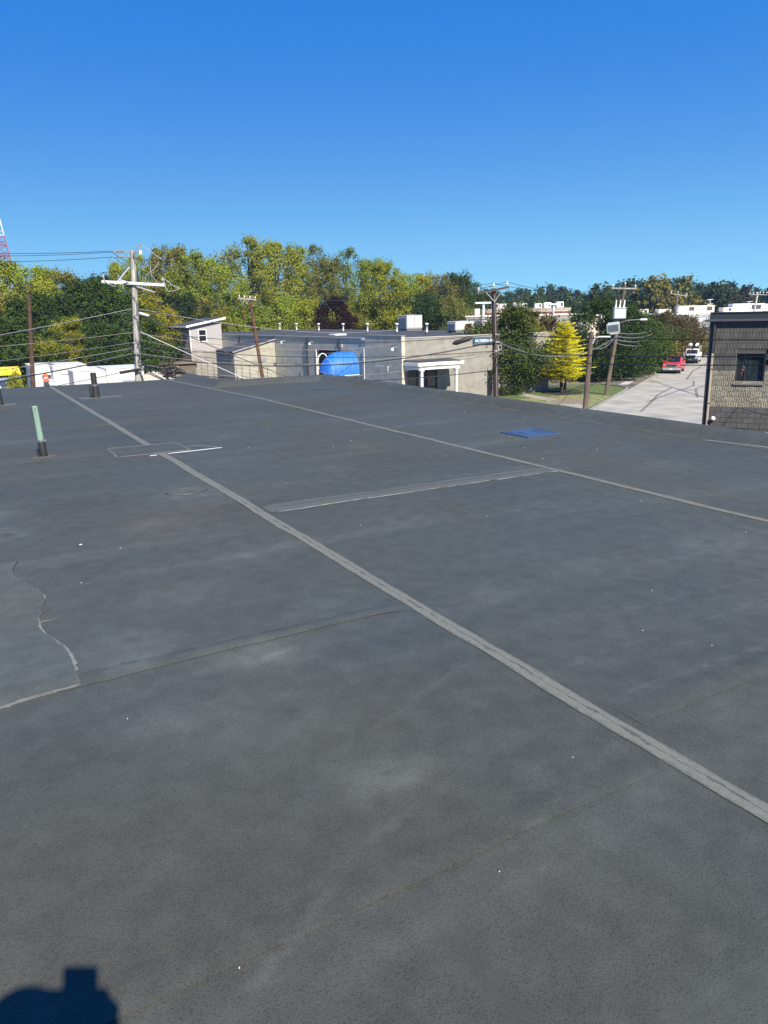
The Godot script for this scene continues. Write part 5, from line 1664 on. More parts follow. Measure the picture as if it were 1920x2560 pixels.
	wire("lashed black trunk cable sagging across the blue awning between poles", Vector3(-14.8, 5.83, -47.75), Vector3(7.1, 6.12, -48.8), 1.05, .05, black)
	wire("pale strand above the lashed trunk cable crossing the blue awning", Vector3(-14.8, 5.93, -47.75), Vector3(7.1, 6.22, -48.8), 1.05, .014, alum)
	wire("thin cable just above the trunk that crosses the awning", Vector3(-14.8, 6.3, -47.75), Vector3(7.15, 5.54, -48.8), .95, .024, cable)
	wire("lowest grey cable from the tall pole to the red-brown pole", Vector3(-14.8, 5.3, -47.75), Vector3(7.2, 5.5, -48.8), 1.25, .028, mat(.17, .175, .18, .5))
	# --- from the tall pole crossarm to the leaning pole
	wire("wire from the white crossarm left end to the leaning brown pole", Vector3(-15.6, 9.8, -47.5), Vector3(-13.3, 9.9, -75.85), 1.2, .024, black)
	wire("wire from the white crossarm right end to the leaning brown pole", Vector3(-11.8, 9.62, -47.5), Vector3(-11.8, 9.7, -75.85), 1.2, .024, black)
	wire("pale service cable from the tall pole over the stair tower roof", Vector3(-14.4, 8.5, -47.8), Vector3(2.0, 6.3, -86), .8, .032, alum)
	# --- service drops
	wire("reddish service drop from the tall pole to the beige building wall", Vector3(-14.6, 7.1, -47.75), Vector3(1.0, 5.4, -67.3), .7, .022, mat(.35, .2, .18, .7))
	wire("grey service drop from the tall pole to the beige building corner", Vector3(-14.6, 6.7, -47.75), Vector3(-1.4, 5.1, -71.1), .9, .024, mat(.17, .175, .18, .5))
	wire("pale guy wire dropping steeply right from the tall pole", Vector3(-14.5, 7.2, -47.75), Vector3(-3.0, 2.2, -45), .05, .026, mat(.6, .6, .58, .5))
	wire("dark drop cable from the tall pole lamp down past the lean-to", Vector3(-14.2, 8.2, -47.4), Vector3(-2.0, 3.2, -45), .2, .035, cable)
	wire("black drop cable from the tall pole foot past the stair tower", Vector3(-14.7, 5.0, -47.6), Vector3(-9.4, 3.3, -44), .1, .04, black)
	wire("second black drop cable from the tall pole foot toward the roof edge", Vector3(-14.7, 5.2, -47.6), Vector3(-7.4, 3.6, -42), .5, .04, black)
	wire("third black drop cable sagging from the tall pole foot", Vector3(-14.7, 5.4, -47.6), Vector3(-5.0, 4.2, -44), .9, .03, black)
	wire("long black cable low along the fence before the lean-to", Vector3(-14.7, 5.0, -47.6), Vector3(7.3, 4.4, -49), .75, .04, black)
	# coil of slack cable tied beside the tall pole
	t = thing("cable_coil", "tangle of slack black cable hanging right of the tall pole foot", "cable", Vector3(-13.3, 5.1, -47.3))
	for k in 9:
		st = S()
		var loop := []
		var rr := RandomNumberGenerator.new()
		rr.seed = 40 + k
		for j in 11:
			var an := TAU * j / 10.0
			loop.append(Vector3(.3 + .9 * cos(an) * rr.randf_range(.5, 1.0) + .1 * k, -.1 - k * .07 + .28 * sin(an) * rr.randf_range(.5, 1.2), rr.randf_range(-.2, .2)))
		tube(st, loop, .028, 6)
		part(st, "loop", black, t)
	wire("short tie holding the slack cable tangle to the tall pole", Vector3(-14.75, 5.6, -47.75), Vector3(-13.2, 5.1, -47.3), .1, .03, black)
	# --- right of the red-brown pole
	wire("uppermost of three black cables crossing the right building", Vector3(7.2, 6.54, -48.8), Vector3(16.5, 7.2, -14), .18, .032, black)
	wire("middle of three black cables crossing the right building", Vector3(7.27, 5.54, -48.8), Vector3(16.5, 7.05, -14), .28, .034, black)
	wire("lowest of three black cables crossing the right building window", Vector3(7.28, 5.03, -48.8), Vector3(16.5, 6.9, -14), .28, .03, black)
	wire("upper black cable from the red-brown pole leftward across the beige wall", Vector3(7.1, 6.56, -48.8), Vector3(-24, 8.6, -54), 1.2, .03, black)
	wire("lower black cable from the red-brown pole leftward across the beige wall", Vector3(7.15, 5.56, -48.8), Vector3(-24, 7.4, -54), 1.0, .03, black)
	wire("top wire from the red-brown pole to the transformer pole", Vector3(7.0, 9.6, -49), Vector3(21.5, 10.2, -70), .7, .02, black)
	wire("crossarm wire from the red-brown pole to the transformer pole left end", Vector3(6.05, 9.36, -48.8), Vector3(20.4, 10.0, -69.85), .7, .02, black)
	wire("crossarm wire from the red-brown pole to the transformer pole right end", Vector3(7.8, 9.66, -48.8), Vector3(22.35, 9.95, -69.85), .7, .02, black)
	wire("grey cable bundle sagging past the golden conifer to the transformer pole", Vector3(7.25, 6.1, -48.8), Vector3(20.9, 5.6, -69.8), 1.3, .05, mat(.13, .135, .14, .6))
	wire("thinner cable above the bundle by the golden conifer", Vector3(7.25, 6.2, -48.8), Vector3(20.95, 6.0, -69.8), 1.0, .025, cable)
	wire("short cable from the tan short pole to the transformer pole", Vector3(12.25, 5.8, -45.9), Vector3(20.9, 5.7, -69.8), .5, .03, mat(.2, .2, .21, .6))
	t = thing("splice_case", "black splice case hung on the cable beside the shop sign", "cable splice", Vector3(5.2, 6.2, -48.75))
	st = S()
	tube(st, [Vector3(-.75, -.16, 0), Vector3(-.55, -.1, 0), Vector3(.3, .15, 0), Vector3(.5, .2, 0)], [.05, .15, .15, .05], 10)
	part(st, "case", black, t)
	st = S()
	tube(st, [Vector3(-.5, .02, 0), Vector3(-.5, .14, 0)], .02, 6)
	part(st, "hanger", steel, t)
	# --- transformer pole to the far pole
	for k in 4:
		wire("%s cable of the fan between the transformer pole and far pole" % ["highest", "second", "third", "lowest"][k], Vector3(20.95, 5.9 - k * .3, -69.85), Vector3(43.35, 6.7 - k * .3, -116.9), .9 + k * .15, .05, mat(.2, .2, .2, .6))
	wire("top wire from the transformer pole to the far pole", Vector3(21.5, 10.2, -70), Vector3(43.75, 10.3, -117), .9, .025, black)
	wire("dark cable from the far pole down to the block building side", Vector3(43.4, 6.5, -116.9), Vector3(56, 5.0, -121), .4, .05, cable)
	wire("thin diagonal wire crossing the road toward the near right", Vector3(20.4, 3.2, -69.9), Vector3(11.2, 4.8, -15), .25, .018, cable)

# ---------------------------------------------------------------- vehicles
func side_profile(parent: Node3D, called: String, poly: Array, half: float, m: Material) -> MeshInstance3D:      # poly: Vector2 (along the length, height)
	var st := S()
	extrude_z(st, poly, -half, half)
	var o := part(st, called, m, parent)
	o.rotation.y = -PI / 2
	return o

func pickup(called: String, label: String, at: Vector3, turn: float, paint: Material, chrome: Material, front: Material) -> Node3D:
	var t := thing(called, label, "pickup truck", at, turn, "pickups parked on the side road")
	var tyre := mat(.02, .02, .021, .85)
	var rim := mat(.45, .46, .47, .3, "", 1.0, .7)
	var dark := mat(.02, .02, .022, .5)
	# lower body with wheel arches, front towards +z
	var arch := func(c: float) -> Array:
		var l := []
		for k in 9: l.append(Vector2(c - .48 * cos(PI * k / 8.0), .42 + .48 * sin(PI * k / 8.0)))
		return l
	var poly: Array = [Vector2(-2.88, .55)] + arch.call(-1.85) + arch.call(1.85) + [Vector2(2.72, .5), Vector2(2.84, .62), Vector2(2.84, 1.05), Vector2(2.74, 1.17), Vector2(1.2, 1.26), Vector2(-.85, 1.22), Vector2(-2.88, 1.22)]
	side_profile(t, "body", poly, .97, paint)
	side_profile(t, "cab", [Vector2(1.18, 1.24), Vector2(.45, 1.82), Vector2(.2, 1.9), Vector2(-.75, 1.9), Vector2(-.98, 1.8), Vector2(-1.1, 1.2)], .82, paint)
	var st := S()
	var gl := glass(.012, .014, .017)
	quad(st, Vector3(-.76, 1.27, 1.165), Vector3(-.7, 1.80, .49), Vector3(.7, 1.80, .49), Vector3(.76, 1.27, 1.165))
	part(st, "windscreen", gl, t)
	for s in [-1.0, 1.0]:
		for q in [[.92, .42, .12], [.06, .06, -.75]]:
			st = S()
			quad(st, Vector3(s * .83, 1.28, q[0]), Vector3(s * .826, 1.78, q[1]), Vector3(s * .826, 1.78, q[2]), Vector3(s * .83, 1.28, q[2]))
			part(st, "side_window", gl, t)
		seg(t, "mirror", paint, Vector3(s * 1.0, 1.25, .85), Vector3(s * 1.24, 1.5, 1.0), .04)
		seg(t, "headlight", mat(.75, .76, .76, .15), Vector3(s * .62, .92, 2.80), Vector3(s * .95, 1.10, 2.87), .02)
		seg(t, "fog_lamp", mat(.5, .5, .5, .2), Vector3(s * .62, .5, 2.9), Vector3(s * .86, .6, 2.94), .01)
		for z in [1.85, -1.85]:
			var w := Node3D.new()
			w.name = "wheel"
			t.add_child(w, true)
			w.position = Vector3(s * .84, .40, z)
			st = S()
			tube(st, [Vector3(-.13, 0, 0), Vector3(-.11, 0, 0), Vector3(.11, 0, 0), Vector3(.13, 0, 0)], [.36, .40, .40, .36], 20)
			part(st, "tyre", tyre, w)
			st = S()
			tube(st, [Vector3(s * .125, 0, 0), Vector3(s * .138, 0, 0)], .25, 16)
			part(st, "rim", rim, w)
	seg(t, "hood_rise", paint, Vector3(-.78, 1.15, 1.2), Vector3(.78, 1.285, 2.6), .06)
	var gr := Node3D.new()
	gr.name = "grille"
	t.add_child(gr, true)
	seg(gr, "surround", chrome, Vector3(-.62, .72, 2.82), Vector3(.62, 1.14, 2.88), .02)
	for k in 3: seg(gr, "slot", dark, Vector3(-.56, .77 + k * .12, 2.881), Vector3(.56, .85 + k * .12, 2.89))
	seg(t, "bumper", front, Vector3(-1.0, .42, 2.80), Vector3(1.0, .70, 2.99), .05)
	seg(t, "air_dam", dark, Vector3(-.85, .28, 2.74), Vector3(.85, .42, 2.90), .02)
	seg(t, "number_plate", mat(.7, .7, .68, .5), Vector3(-.16, .50, 2.991), Vector3(.16, .63, 3.0))
	seg(t, "bed_well", dark, Vector3(-.82, 1.215, -2.78), Vector3(.82, 1.225, -1.2))
	seg(t, "underbody", dark, Vector3(-.8, .35, -2.6), Vector3(.8, .54, 2.6))
	return t

func vehicles() -> void:
	var red := mat(.55, .015, .03, .25)
	red.clearcoat_enabled = true
	red.clearcoat = .6
	pickup("pickup_truck", "red pickup truck with chrome grille parked at the kerb", W(35.5, GND, 94.5), -.467, red, mat(.5, .51, .52, .25, "", 1.0, .6), mat(.42, .43, .45, .3, "", 1.0, .4))
	var wh := mat(.8, .8, .79, .3)
	var t := pickup("pickup_truck", "white pickup truck with a covered roof rack behind the red one", W(44.2, GND, 111.0), -.467, wh, mat(.03, .03, .032, .4), mat(.05, .05, .055, .5))
	var rack := Node3D.new()
	rack.name = "roof_rack"
	t.add_child(rack, true)
	for s in [-1.0, 1.0]:
		for z in [.3, -2.4]:
			var st := S()
			tube(st, [Vector3(s * .85, 1.2, z), Vector3(s * .85, 2.15, z)], .035, 8)
			part(st, "upright", mat(.6, .6, .6, .5), rack)
		seg(rack, "rail", mat(.6, .6, .6, .5), Vector3(s * .85 - .04, 2.15, -2.5), Vector3(s * .85 + .04, 2.22, .4))
	for s in [-1.0, 1.0]:
		var st := S()
		var pts := []
		var rs := []
		for k in 9:
			pts.append(Vector3(s * .45, 2.44, .75 - k * .4))
			rs.append(.26 * pow(sin(PI * clamp(k / 8.0, .06, .96)), .45))
		tube(st, pts, rs, 12)
		part(st, "cargo_tube", wh, rack)

# ---------------------------------------------------------------- the yard at the left
func container(label: String, x: float, d: float, wd: float, h: float, dp: float, body: Material, group := "white box containers in the yard") -> Node3D:
	# near left corner of its lit end at (x, d); width along the grid's b, depth along a
	var t := thing("storage_container", label, "container", W(x, GND, d), TH, group)
	var base := .25
	seg(t, "body", body, Vector3(0, base, -dp), Vector3(wd, h, 0), .03)
	seg(t, "roof_cap", body, Vector3(-.04, h, -dp - .04), Vector3(wd + .04, h + .06, .04), .015)
	seg(t, "skid", mat(.06, .06, .06, .8), Vector3(.2, 0, -dp + .1), Vector3(.4, base, -.1))
	seg(t, "skid", mat(.06, .06, .06, .8), Vector3(wd - .4, 0, -dp + .1), Vector3(wd - .2, base, -.1))
	for k in 2:
		seg(t, "door_leaf", body, Vector3(.08 + k * (wd * .5 - .05), base + .1, .0), Vector3(wd * .5 - .02 + k * (wd * .5 - .06), h - .12, .035), .01)
		for e in 2:
			var st := S()
			var xx: float = wd * (.3 + .4 * k) + (e - .5) * .35
			tube(st, [Vector3(xx, base + .15, .06), Vector3(xx, h - .2, .06)], .018, 6)
			part(st, "lock_rod", mat(.55, .55, .54, .5), t)
	return t

func yard() -> void:
	var wh := mat(.78, .78, .76, .6, "fine", .4)
	var t := container("large white container with a small dark slot, tallest in the yard", -30.0, 71.5, 3.0, 3.5, 6.0, wh)
	seg(t, "slot_window", mat(.03, .03, .03, .5), Vector3(1.55, 1.9, .036), Vector3(1.72, 2.6, .05))
	seg(t, "rain_hood", mat(.5, .5, .48, .6), Vector3(.6, 2.75, .036), Vector3(1.8, 2.83, .12))
	t = container("broad white container in front of the tallest one, left of the grey pole", -27.2, 69.0, 3.1, 3.12, 7.0, wh)
	t = container("narrow white container with a dark window at far left of the yard", -32.5, 72.5, 2.2, 3.5, 5.0, wh)
	seg(t, "window", mat(.03, .035, .04, .2), Vector3(.95, 2.3, .036), Vector3(1.75, 2.65, .06))
	t = container("low white container lying between the narrow and tallest containers", -31.2, 70.2, 2.6, 2.2, 3.0, wh)
	seg(t, "window", mat(.05, .055, .06, .2), Vector3(.9, 1.35, .036), Vector3(1.7, 1.85, .06))
	t = container("white container with an open grey bay beside the tall pole", -24.6, 70.0, 3.3, 3.25, 5.0, wh)
	seg(t, "bay", mat(.25, .26, .28, .8), Vector3(1.3, .4, .036), Vector3(3.2, 2.2, .07))
	seg(t, "ledge", wh, Vector3(1.6, .9, .07), Vector3(3.6, 1.5, .9), .02)
	# blue skip
	t = thing("waste_skip", "dark blue steel skip at the left picture edge", "skip", W(-35.3, GND, 69.0), TH)
	var blue := mat(.025, .05, .16, .6, "fine", .6)
	seg(t, "bin", blue, Vector3(0, .15, -2.0), Vector3(2.4, 2.55, 0), .03)
	for k in 3: seg(t, "rib", blue, Vector3(.15 + k * .95, .2, 0), Vector3(.3 + k * .95, 2.5, .07), .01)
	seg(t, "rim", mat(.3, .33, .4, .6), Vector3(-.05, 2.45, -2.05), Vector3(2.45, 2.56, .08), .015)
	# yellow canopy
	t = thing("yellow_canopy", "yellow tarpaulin canopy above the blue skip", "canopy", W(-37.9, GND, 72.5), TH)
	var st := S()
	quad(st, Vector3(0, 2.75, .2), Vector3(0, 3.3, -2.6), Vector3(4.1, 3.3, -2.6), Vector3(4.1, 2.75, .2))
	part(st, "tarpaulin", mat(.75, .55, .02, .6), t)
	seg(t, "front_rail", mat(.75, .55, .02, .6), Vector3(0, 2.66, .2), Vector3(4.1, 2.76, .26))
	for p in [Vector3(.1, 0, .15), Vector3(4.0, 0, .15), Vector3(.1, 0, -2.5), Vector3(4.0, 0, -2.5)]:
		st = S()
		tube(st, [p, p + Vector3(0, 2.7 + (.5 if p.z < -1 else 0.0), 0)], .04, 8)
		part(st, "post", mat(.5, .5, .5, .5), t)
	# orange drum
	t = thing("safety_drum", "small orange-red safety drum on the low white container", "drum", W(-30.15, GND + 2.26, 70.2))
	t.scale = Vector3.ONE * .75
	st = S()
	tube(st, [Vector3(0, 0, 0), Vector3(0, .1, 0), Vector3(0, .12, 0), Vector3(0, .9, 0), Vector3(0, .98, 0)], [.36, .36, .29, .24, .1], 14)
	part(st, "body", mat(.75, .09, .03, .5), t)
	st = S()
	tube(st, [Vector3(0, .4, 0), Vector3(0, .52, 0)], .278, 14)
	part(st, "reflective_band", mat(.7, .7, .7, .4), t)
	# ribbed pale tarp over a heap
	t = thing("tarp_heap", "pale ribbed tarpaulin over a heap right of the tall pole", "tarpaulin", W(-21.6, GND, 70.5), TH)
	st = S()
	st.set_smooth_group(1)
	var f := func(i: int, j: int) -> Vector3:
		var u := i / 22.0
		var v := j / 10.0
		return Vector3(u * 3.4, 2.9 * pow(sin(PI * v), .6) * (0.75 + .25 * cos((u - .3) * 3.0)) + .10 * sin(i * 2.1) * sin(PI * v), (v - .5) * 2.6)
	for i in 22:
		for j in 10: quad(st, f.call(i, j), f.call(i, j + 1), f.call(i + 1, j + 1), f.call(i + 1, j))
	part(st, "tarpaulin", mat(.5, .47, .4, .85, "fine", .5), t)
	st = S()
	box(st, Vector3(1.7, .55, 0), Vector3(2.8, 1.1, 1.6), .2)
	part(st, "heap", mat(.25, .2, .15, .95), t)
	for k in 5:
		t = thing("concrete_block", "%s pale concrete barrier block from the left near the pole foot" % ordinal[k], "barrier block", W(-27.0 + k * 1.75, GND, 86.0 + k * .4), TH * .3, "concrete blocks in the yard")
		st = S()
		extrude_z(st, [Vector2(-.75, 0), Vector2(-.75, .5), Vector2(-.62, .85), Vector2(.62, .85), Vector2(.75, .5), Vector2(.75, 0)], -.3, .3)
		part(st, "block", mat(.55, .53, .48, .9, "fine", .8), t)
		st = S()
		tube(st, [Vector3(-.2, .83, 0), Vector3(-.1, .98, 0), Vector3(.1, .98, 0), Vector3(.2, .83, 0)], .025, 6)
		part(st, "lifting_loop", mat(.2, .15, .12, .7), t)
	# small brown-roofed shed behind
	t = thing("yard_shed", "small low shed with a brown flat roof behind the yard", "shed", W(-27.5, GND, 97.0), TH)
	seg(t, "wall", mat(.12, .1, .08, .9), Vector3(0, 0, -3), Vector3(4.6, 2.0, 0))
	seg(t, "roof", mat(.28, .2, .15, .9, "fine", .5), Vector3(-.2, 2.0, -3.2), Vector3(4.8, 2.15, .3))
	seg(t, "door", mat(.2, .17, .13, .8), Vector3(1.5, 0, .0), Vector3(2.4, 1.9, .05))
	# outside stair beside the tower
	t = thing("outside_stair", "wooden outside stair with dark rails left of the stair tower", "stair", W(-26.4, GND, 97.5), .25)
	for k in 14:
		seg(t, "tread", mat(.48, .36, .24, .85, "wood", .8), Vector3(-.65, .2 + k * .26, -.3 - k * .30), Vector3(.65, .26 + k * .26, .02 - k * .30))
	for s in [-1.0, 1.0]:
		st = S()
		bar(st, Vector3(s * .7, .05, .1), Vector3(s * .7, 3.75, -4.2), .07, .28)
		part(st, "stringer", mat(.2, .15, .1, .9), t)
		st = S()
		tube(st, [Vector3(s * .72, 1.1, .1), Vector3(s * .72, 4.75, -4.2)], .04, 8)
		part(st, "handrail", mat(.03, .03, .03, .5), t)
		for k in 6:
			st = S()
			tube(st, [Vector3(s * .72, .1 + k * .73, .1 - k * .86), Vector3(s * .72, 1.1 + k * .73, .1 - k * .86)], .035, 6)
			part(st, "baluster", mat(.03, .03, .03, .5), t)
	for p in [Vector3(-.65, 0, -4.1), Vector3(.65, 0, -4.1)]:
		st = S()
		tube(st, [p, p + Vector3(0, 3.6, 0)], .08, 8)
		part(st, "post", mat(.2, .15, .1, .9), t)
	# wire fence before the lean-to
	t = thing("wire_fence", "tall wire fence with thin steel posts in front of the lean-to", "fence", L(26.6, GND, 70.0), TH)
	var steel := mat(.2, .21, .21, .6)
	for k in 11:
		st = S()
		tube(st, [Vector3(0, 0, -k * 2.6), Vector3(0, 2.7 + .2 * sin(k * 2.0), -k * 2.6)], .035, 8)
		part(st, "post", steel, t)
	for k in 7:
		st = S()
		tube(st, [Vector3(0, .3 + k * .38, 0), Vector3(0, .3 + k * .38, -26)], .014, 5)
		part(st, "line_wire", steel, t)
	# stacked timber and crates by the fence
	for k in 3:
		var q: Array = [[28.5, 101.0, "stack of weathered tan pallets at the foot of the stair tower"], [30.2, 99.2, "lower stack of tan pallets between tower and lean-to"], [28.0, 84.5, "short stack of rusty tan pallets before the lean-to"]][k]
		t = thing("pallet_stack", q[2], "pallets", L(q[0], GND, q[1]), TH + k * .2, "pallet stacks by the fence")
		for j in [8, 6, 5][k]:
			for b in 3: seg(t, "bearer", mat(.3, .21, .13, .9), Vector3(-.55 + b * .5, j * .2, -.5), Vector3(-.45 + b * .5, j * .2 + .1, .5))
			for b in 5: seg(t, "slat", [mat(.5, .38, .25, .9, "wood", .8), mat(.42, .30, .2, .9, "wood", .8)][b % 2], Vector3(-.6, j * .2 + .1, -.5 + b * .22), Vector3(.6, j * .2 + .13, -.38 + b * .22))

# ---------------------------------------------------------------- buildings in the distance, radio mast
func box_building(called: String, label: String, x0: float, x1: float, d: float, dp: float, h: float, wall: Material, cap: Material) -> Node3D:
	var t := thing(called, label, "building", W((x0 + x1) * .5, GND, d), 0.0, "flat roofed buildings in the distance")
	var w := (x1 - x0) * .5
	seg(t, "wall", wall, Vector3(-w, 0, -dp), Vector3(w, h - GND - .25, 0))
	seg(t, "roof_edge", cap, Vector3(-w - .15, h - GND - .25, -dp - .15), Vector3(w + .15, h - GND, .15), .02)
	return t

func roof_box(label: String, x: float, y: float, d: float, sz: Vector3, m: Material) -> void:
	var t := thing("rooftop_unit", label, "rooftop unit", W(x, y, d), 0.0, "rooftop units in the distance")
	seg(t, "cabinet", m, Vector3(-sz.x * .5, .1, -sz.z * .5), Vector3(sz.x * .5, sz.y, sz.z * .5), .04)
	seg(t, "curb", mat(.2, .2, .2, .8), Vector3(-sz.x * .46, -.05, -sz.z * .46), Vector3(sz.x * .46, .1, sz.z * .46))
	seg(t, "grille", mat(.05, .05, .055, .6), Vector3(sz.x * .08, sz.y * .3, sz.z * .5), Vector3(sz.x * .38, sz.y * .85, sz.z * .5 + .04))

func distance() -> void:
	var white := mat(.8, .8, .78, .6)
	var cream := mat(.68, .6, .47, .7)
	var pane := glass(.015, .017, .02)
	var t := box_building("brick_building", "distant red brick building with a tan parapet and rooftop units", 20.0, 41.3, 172, 20, 8.5, mat(.25, .095, .065, .9, "fine", .5), mat(.42, .36, .29, .8))
	seg(t, "parapet_band", mat(.42, .36, .29, .8), Vector3(-10.65, 7.35, .0), Vector3(10.65, 7.84, .08))
	for k in 8:
		var x := -9.4 + k * 2.5
		seg(t, "window_frame", white, Vector3(x, 5.4, .0), Vector3(x + 1.3, 6.9, .06))
		seg(t, "pane", pane, Vector3(x + .12, 5.5, .06), Vector3(x + .6, 6.8, .08))
		seg(t, "pane", pane, Vector3(x + .7, 5.5, .06), Vector3(x + 1.18, 6.8, .08))
	for k in 7:
		var q: Array = [[25.2, 1.2, 0], [26.8, 1.1, 0], [29.9, 1.3, 0], [31.4, 1.1, 0], [34.6, 1.0, 1], [36.6, 1.2, 1], [39.3, 1.3, 1]][k]
		roof_box("%s unit from the left on the distant brick building roof" % ordinal[k], q[0], 8.5, 174, Vector3(1.5, q[1], 1.4), white if q[2] else mat(.5, .5, .48, .6))
	t = box_building("low_warehouse", "long low grey warehouse with a white roof edge behind the conifer", 15.0, 36.2, 138, 14, 7.35, mat(.40, .385, .35, .9, "coarse", .3), white)
	seg(t, "dark_bay", mat(.09, .10, .115, .8), Vector3(-10.2, 4.0, .0), Vector3(-7.6, 6.4, .06))
	for k in 3: seg(t, "window", pane, Vector3(-4 + k * 4.0, 3.0, .0), Vector3(-2.4 + k * 4.0, 4.6, .05))
	# studio building with the patterned glass front
	t = box_building("studio_building", "flat roofed studio building with patterned glass front and white lettering", 57.0, 98.0, 160, 16, 6.85, mat(.16, .17, .19, .8, "coarse", .3), white)
	var o := 77.5
	for i in 5:
		for j in 4:
			var tone: float = [.42, .48, .39, .45][(i * 3 + j * 5) % 4]
			var pn := seg(t, "glass_panel", mat(tone * .95, tone, tone, .25), Vector3(62.4 - o + i * .79, 3.55 + j * .72, .0), Vector3(63.16 - o + i * .79, 4.24 + j * .72, .10), .01)
			if j > 1:
				var st := S()
				tube(st, [Vector3(62.78 - o + i * .79, 3.9 + j * .72, .1), Vector3(62.78 - o + i * .79, 3.9 + j * .72, .112)], .27, 14)
				part(st, "glass_dot", mat(.33, .36, .37, .3), t)
	seg(t, "pilaster", mat(.2, .23, .3, .6), Vector3(66.4 - o, 0, .0), Vector3(67.0 - o, 6.4, .14))
	seg(t, "entrance", mat(.16, .34, .30, .2), Vector3(63.8 - o, 2.5, .0), Vector3(66.3 - o, 3.4, .08))
	seg(t, "entrance_canopy", mat(.02, .025, .03, .4), Vector3(63.0 - o, 3.42, .0), Vector3(66.35 - o, 3.53, .9))
	var tm := TextMesh.new()
	var font := SystemFont.new()
	font.font_names = PackedStringArray(["Droid Sans"])
	font.font_weight = 700
	tm.font = font
	tm.text = "TUDIO"
	tm.font_size = 64
	tm.pixel_size = 0.0138
	tm.depth = 0.06
	tm.horizontal_alignment = HORIZONTAL_ALIGNMENT_LEFT
	put(tm, "sign_lettering", mat(.82, .82, .82, .5), t).position = Vector3(63.5 - o, 5.1, .15)
	var ru := [[65.4, 3.8, 1.5, 0], [69.2, 3.8, 1.5, 1], [74.0, 1.9, 1.0, 1], [78.4, 6.8, 1.7, 0], [83.6, 3.4, 1.6, 2], [60.6, 2.6, .9, 1], [56.0, 2.2, 1.0, 1]]
	for k in ru.size():
		var q: Array = ru[k]
		roof_box("%s rooftop unit in the row above the studio building" % ["large white", "cream", "small cream", "longest white", "grey panelled", "low cream left", "leftmost cream"][k], q[0], 6.85, 170, Vector3(q[1], q[2], 2.5), [white, cream, mat(.45, .46, .47, .6)][q[3]])
	for q in [[71.4, 172.0, 9.6, "thin rooftop aerial with two bars above the studio building"], [80.0, 172.0, 9.0, "tilted rooftop aerial above the longest white unit"]]:
		t = thing("roof_aerial", q[3], "aerial", W(q[0], 6.85, q[1]))
		var st := S()
		tube(st, [Vector3.ZERO, Vector3(0, q[2] - 6.85, 0)], .06, 6)
		part(st, "mast", mat(.6, .6, .6, .5), t)
		for y in [.0, .95]:
			st = S()
			bar(st, Vector3(-.6, q[2] - 6.95 - y, 0), Vector3(.6, q[2] - 6.85 - y, 0), .1, .1)
			part(st, "bar", mat(.75, .75, .75, .5), t)
	box_building("low_building", "pale low building left of the studio among the trees", 40.0, 55.0, 168, 12, 6.9, cream, white)
	# red and white lattice mast
	t = thing("radio_mast", "tall red and white lattice radio mast at the left edge above the trees", "radio mast", W(-146.0, GND, 300))
	var wm := mat(.72, .73, .75, .5)
	var rm := mat(.42, .05, .05, .5)
	var half := func(y: float) -> float: return max(.5, 9.55 * (1.0 - y / 99.8))
	for k in 9:
		var st := S()
		var y0 := 6.0 + k * 11.0
		for p in 3:
			var ya := y0 + p * 3.667
			var yb := ya + 3.667
			var ha: float = half.call(ya)
			var hb: float = half.call(yb)
			for s in 4:
				var ca := [Vector2(-1, -1), Vector2(1, -1), Vector2(1, 1), Vector2(-1, 1)]
				var c0: Vector2 = ca[s]
				var c1: Vector2 = ca[(s + 1) % 4]
				var a0 := Vector3(c0.x * ha, ya, c0.y * ha)
				var a1 := Vector3(c1.x * ha, ya, c1.y * ha)
				var b0 := Vector3(c0.x * hb, yb, c0.y * hb)
				var b1 := Vector3(c1.x * hb, yb, c1.y * hb)
				bar(st, a0, b0, .28, .28)
				bar(st, a0, a1, .16, .16)
				bar(st, a0, b1, .12, .12)
				bar(st, a1, b0, .12, .12)
				bar(st, (a0 + a1) * .5, (b0 + a0) * .5, .1, .1)
				bar(st, (a0 + a1) * .5, (b1 + a1) * .5, .1, .1)
		part(st, "lattice_section", rm if k % 2 == 0 else wm, t)
	var st2 := S()
	for c in [Vector2(-1, -1), Vector2(1, -1), Vector2(1, 1), Vector2(-1, 1)]:
		bar(st2, Vector3(c.x * 9.55, 0, c.y * 9.55), Vector3(c.x * half.call(6.0), 6.0, c.y * half.call(6.0)), .3, .3)
	tag(part(st2, "mast_foot", wm, t), "")

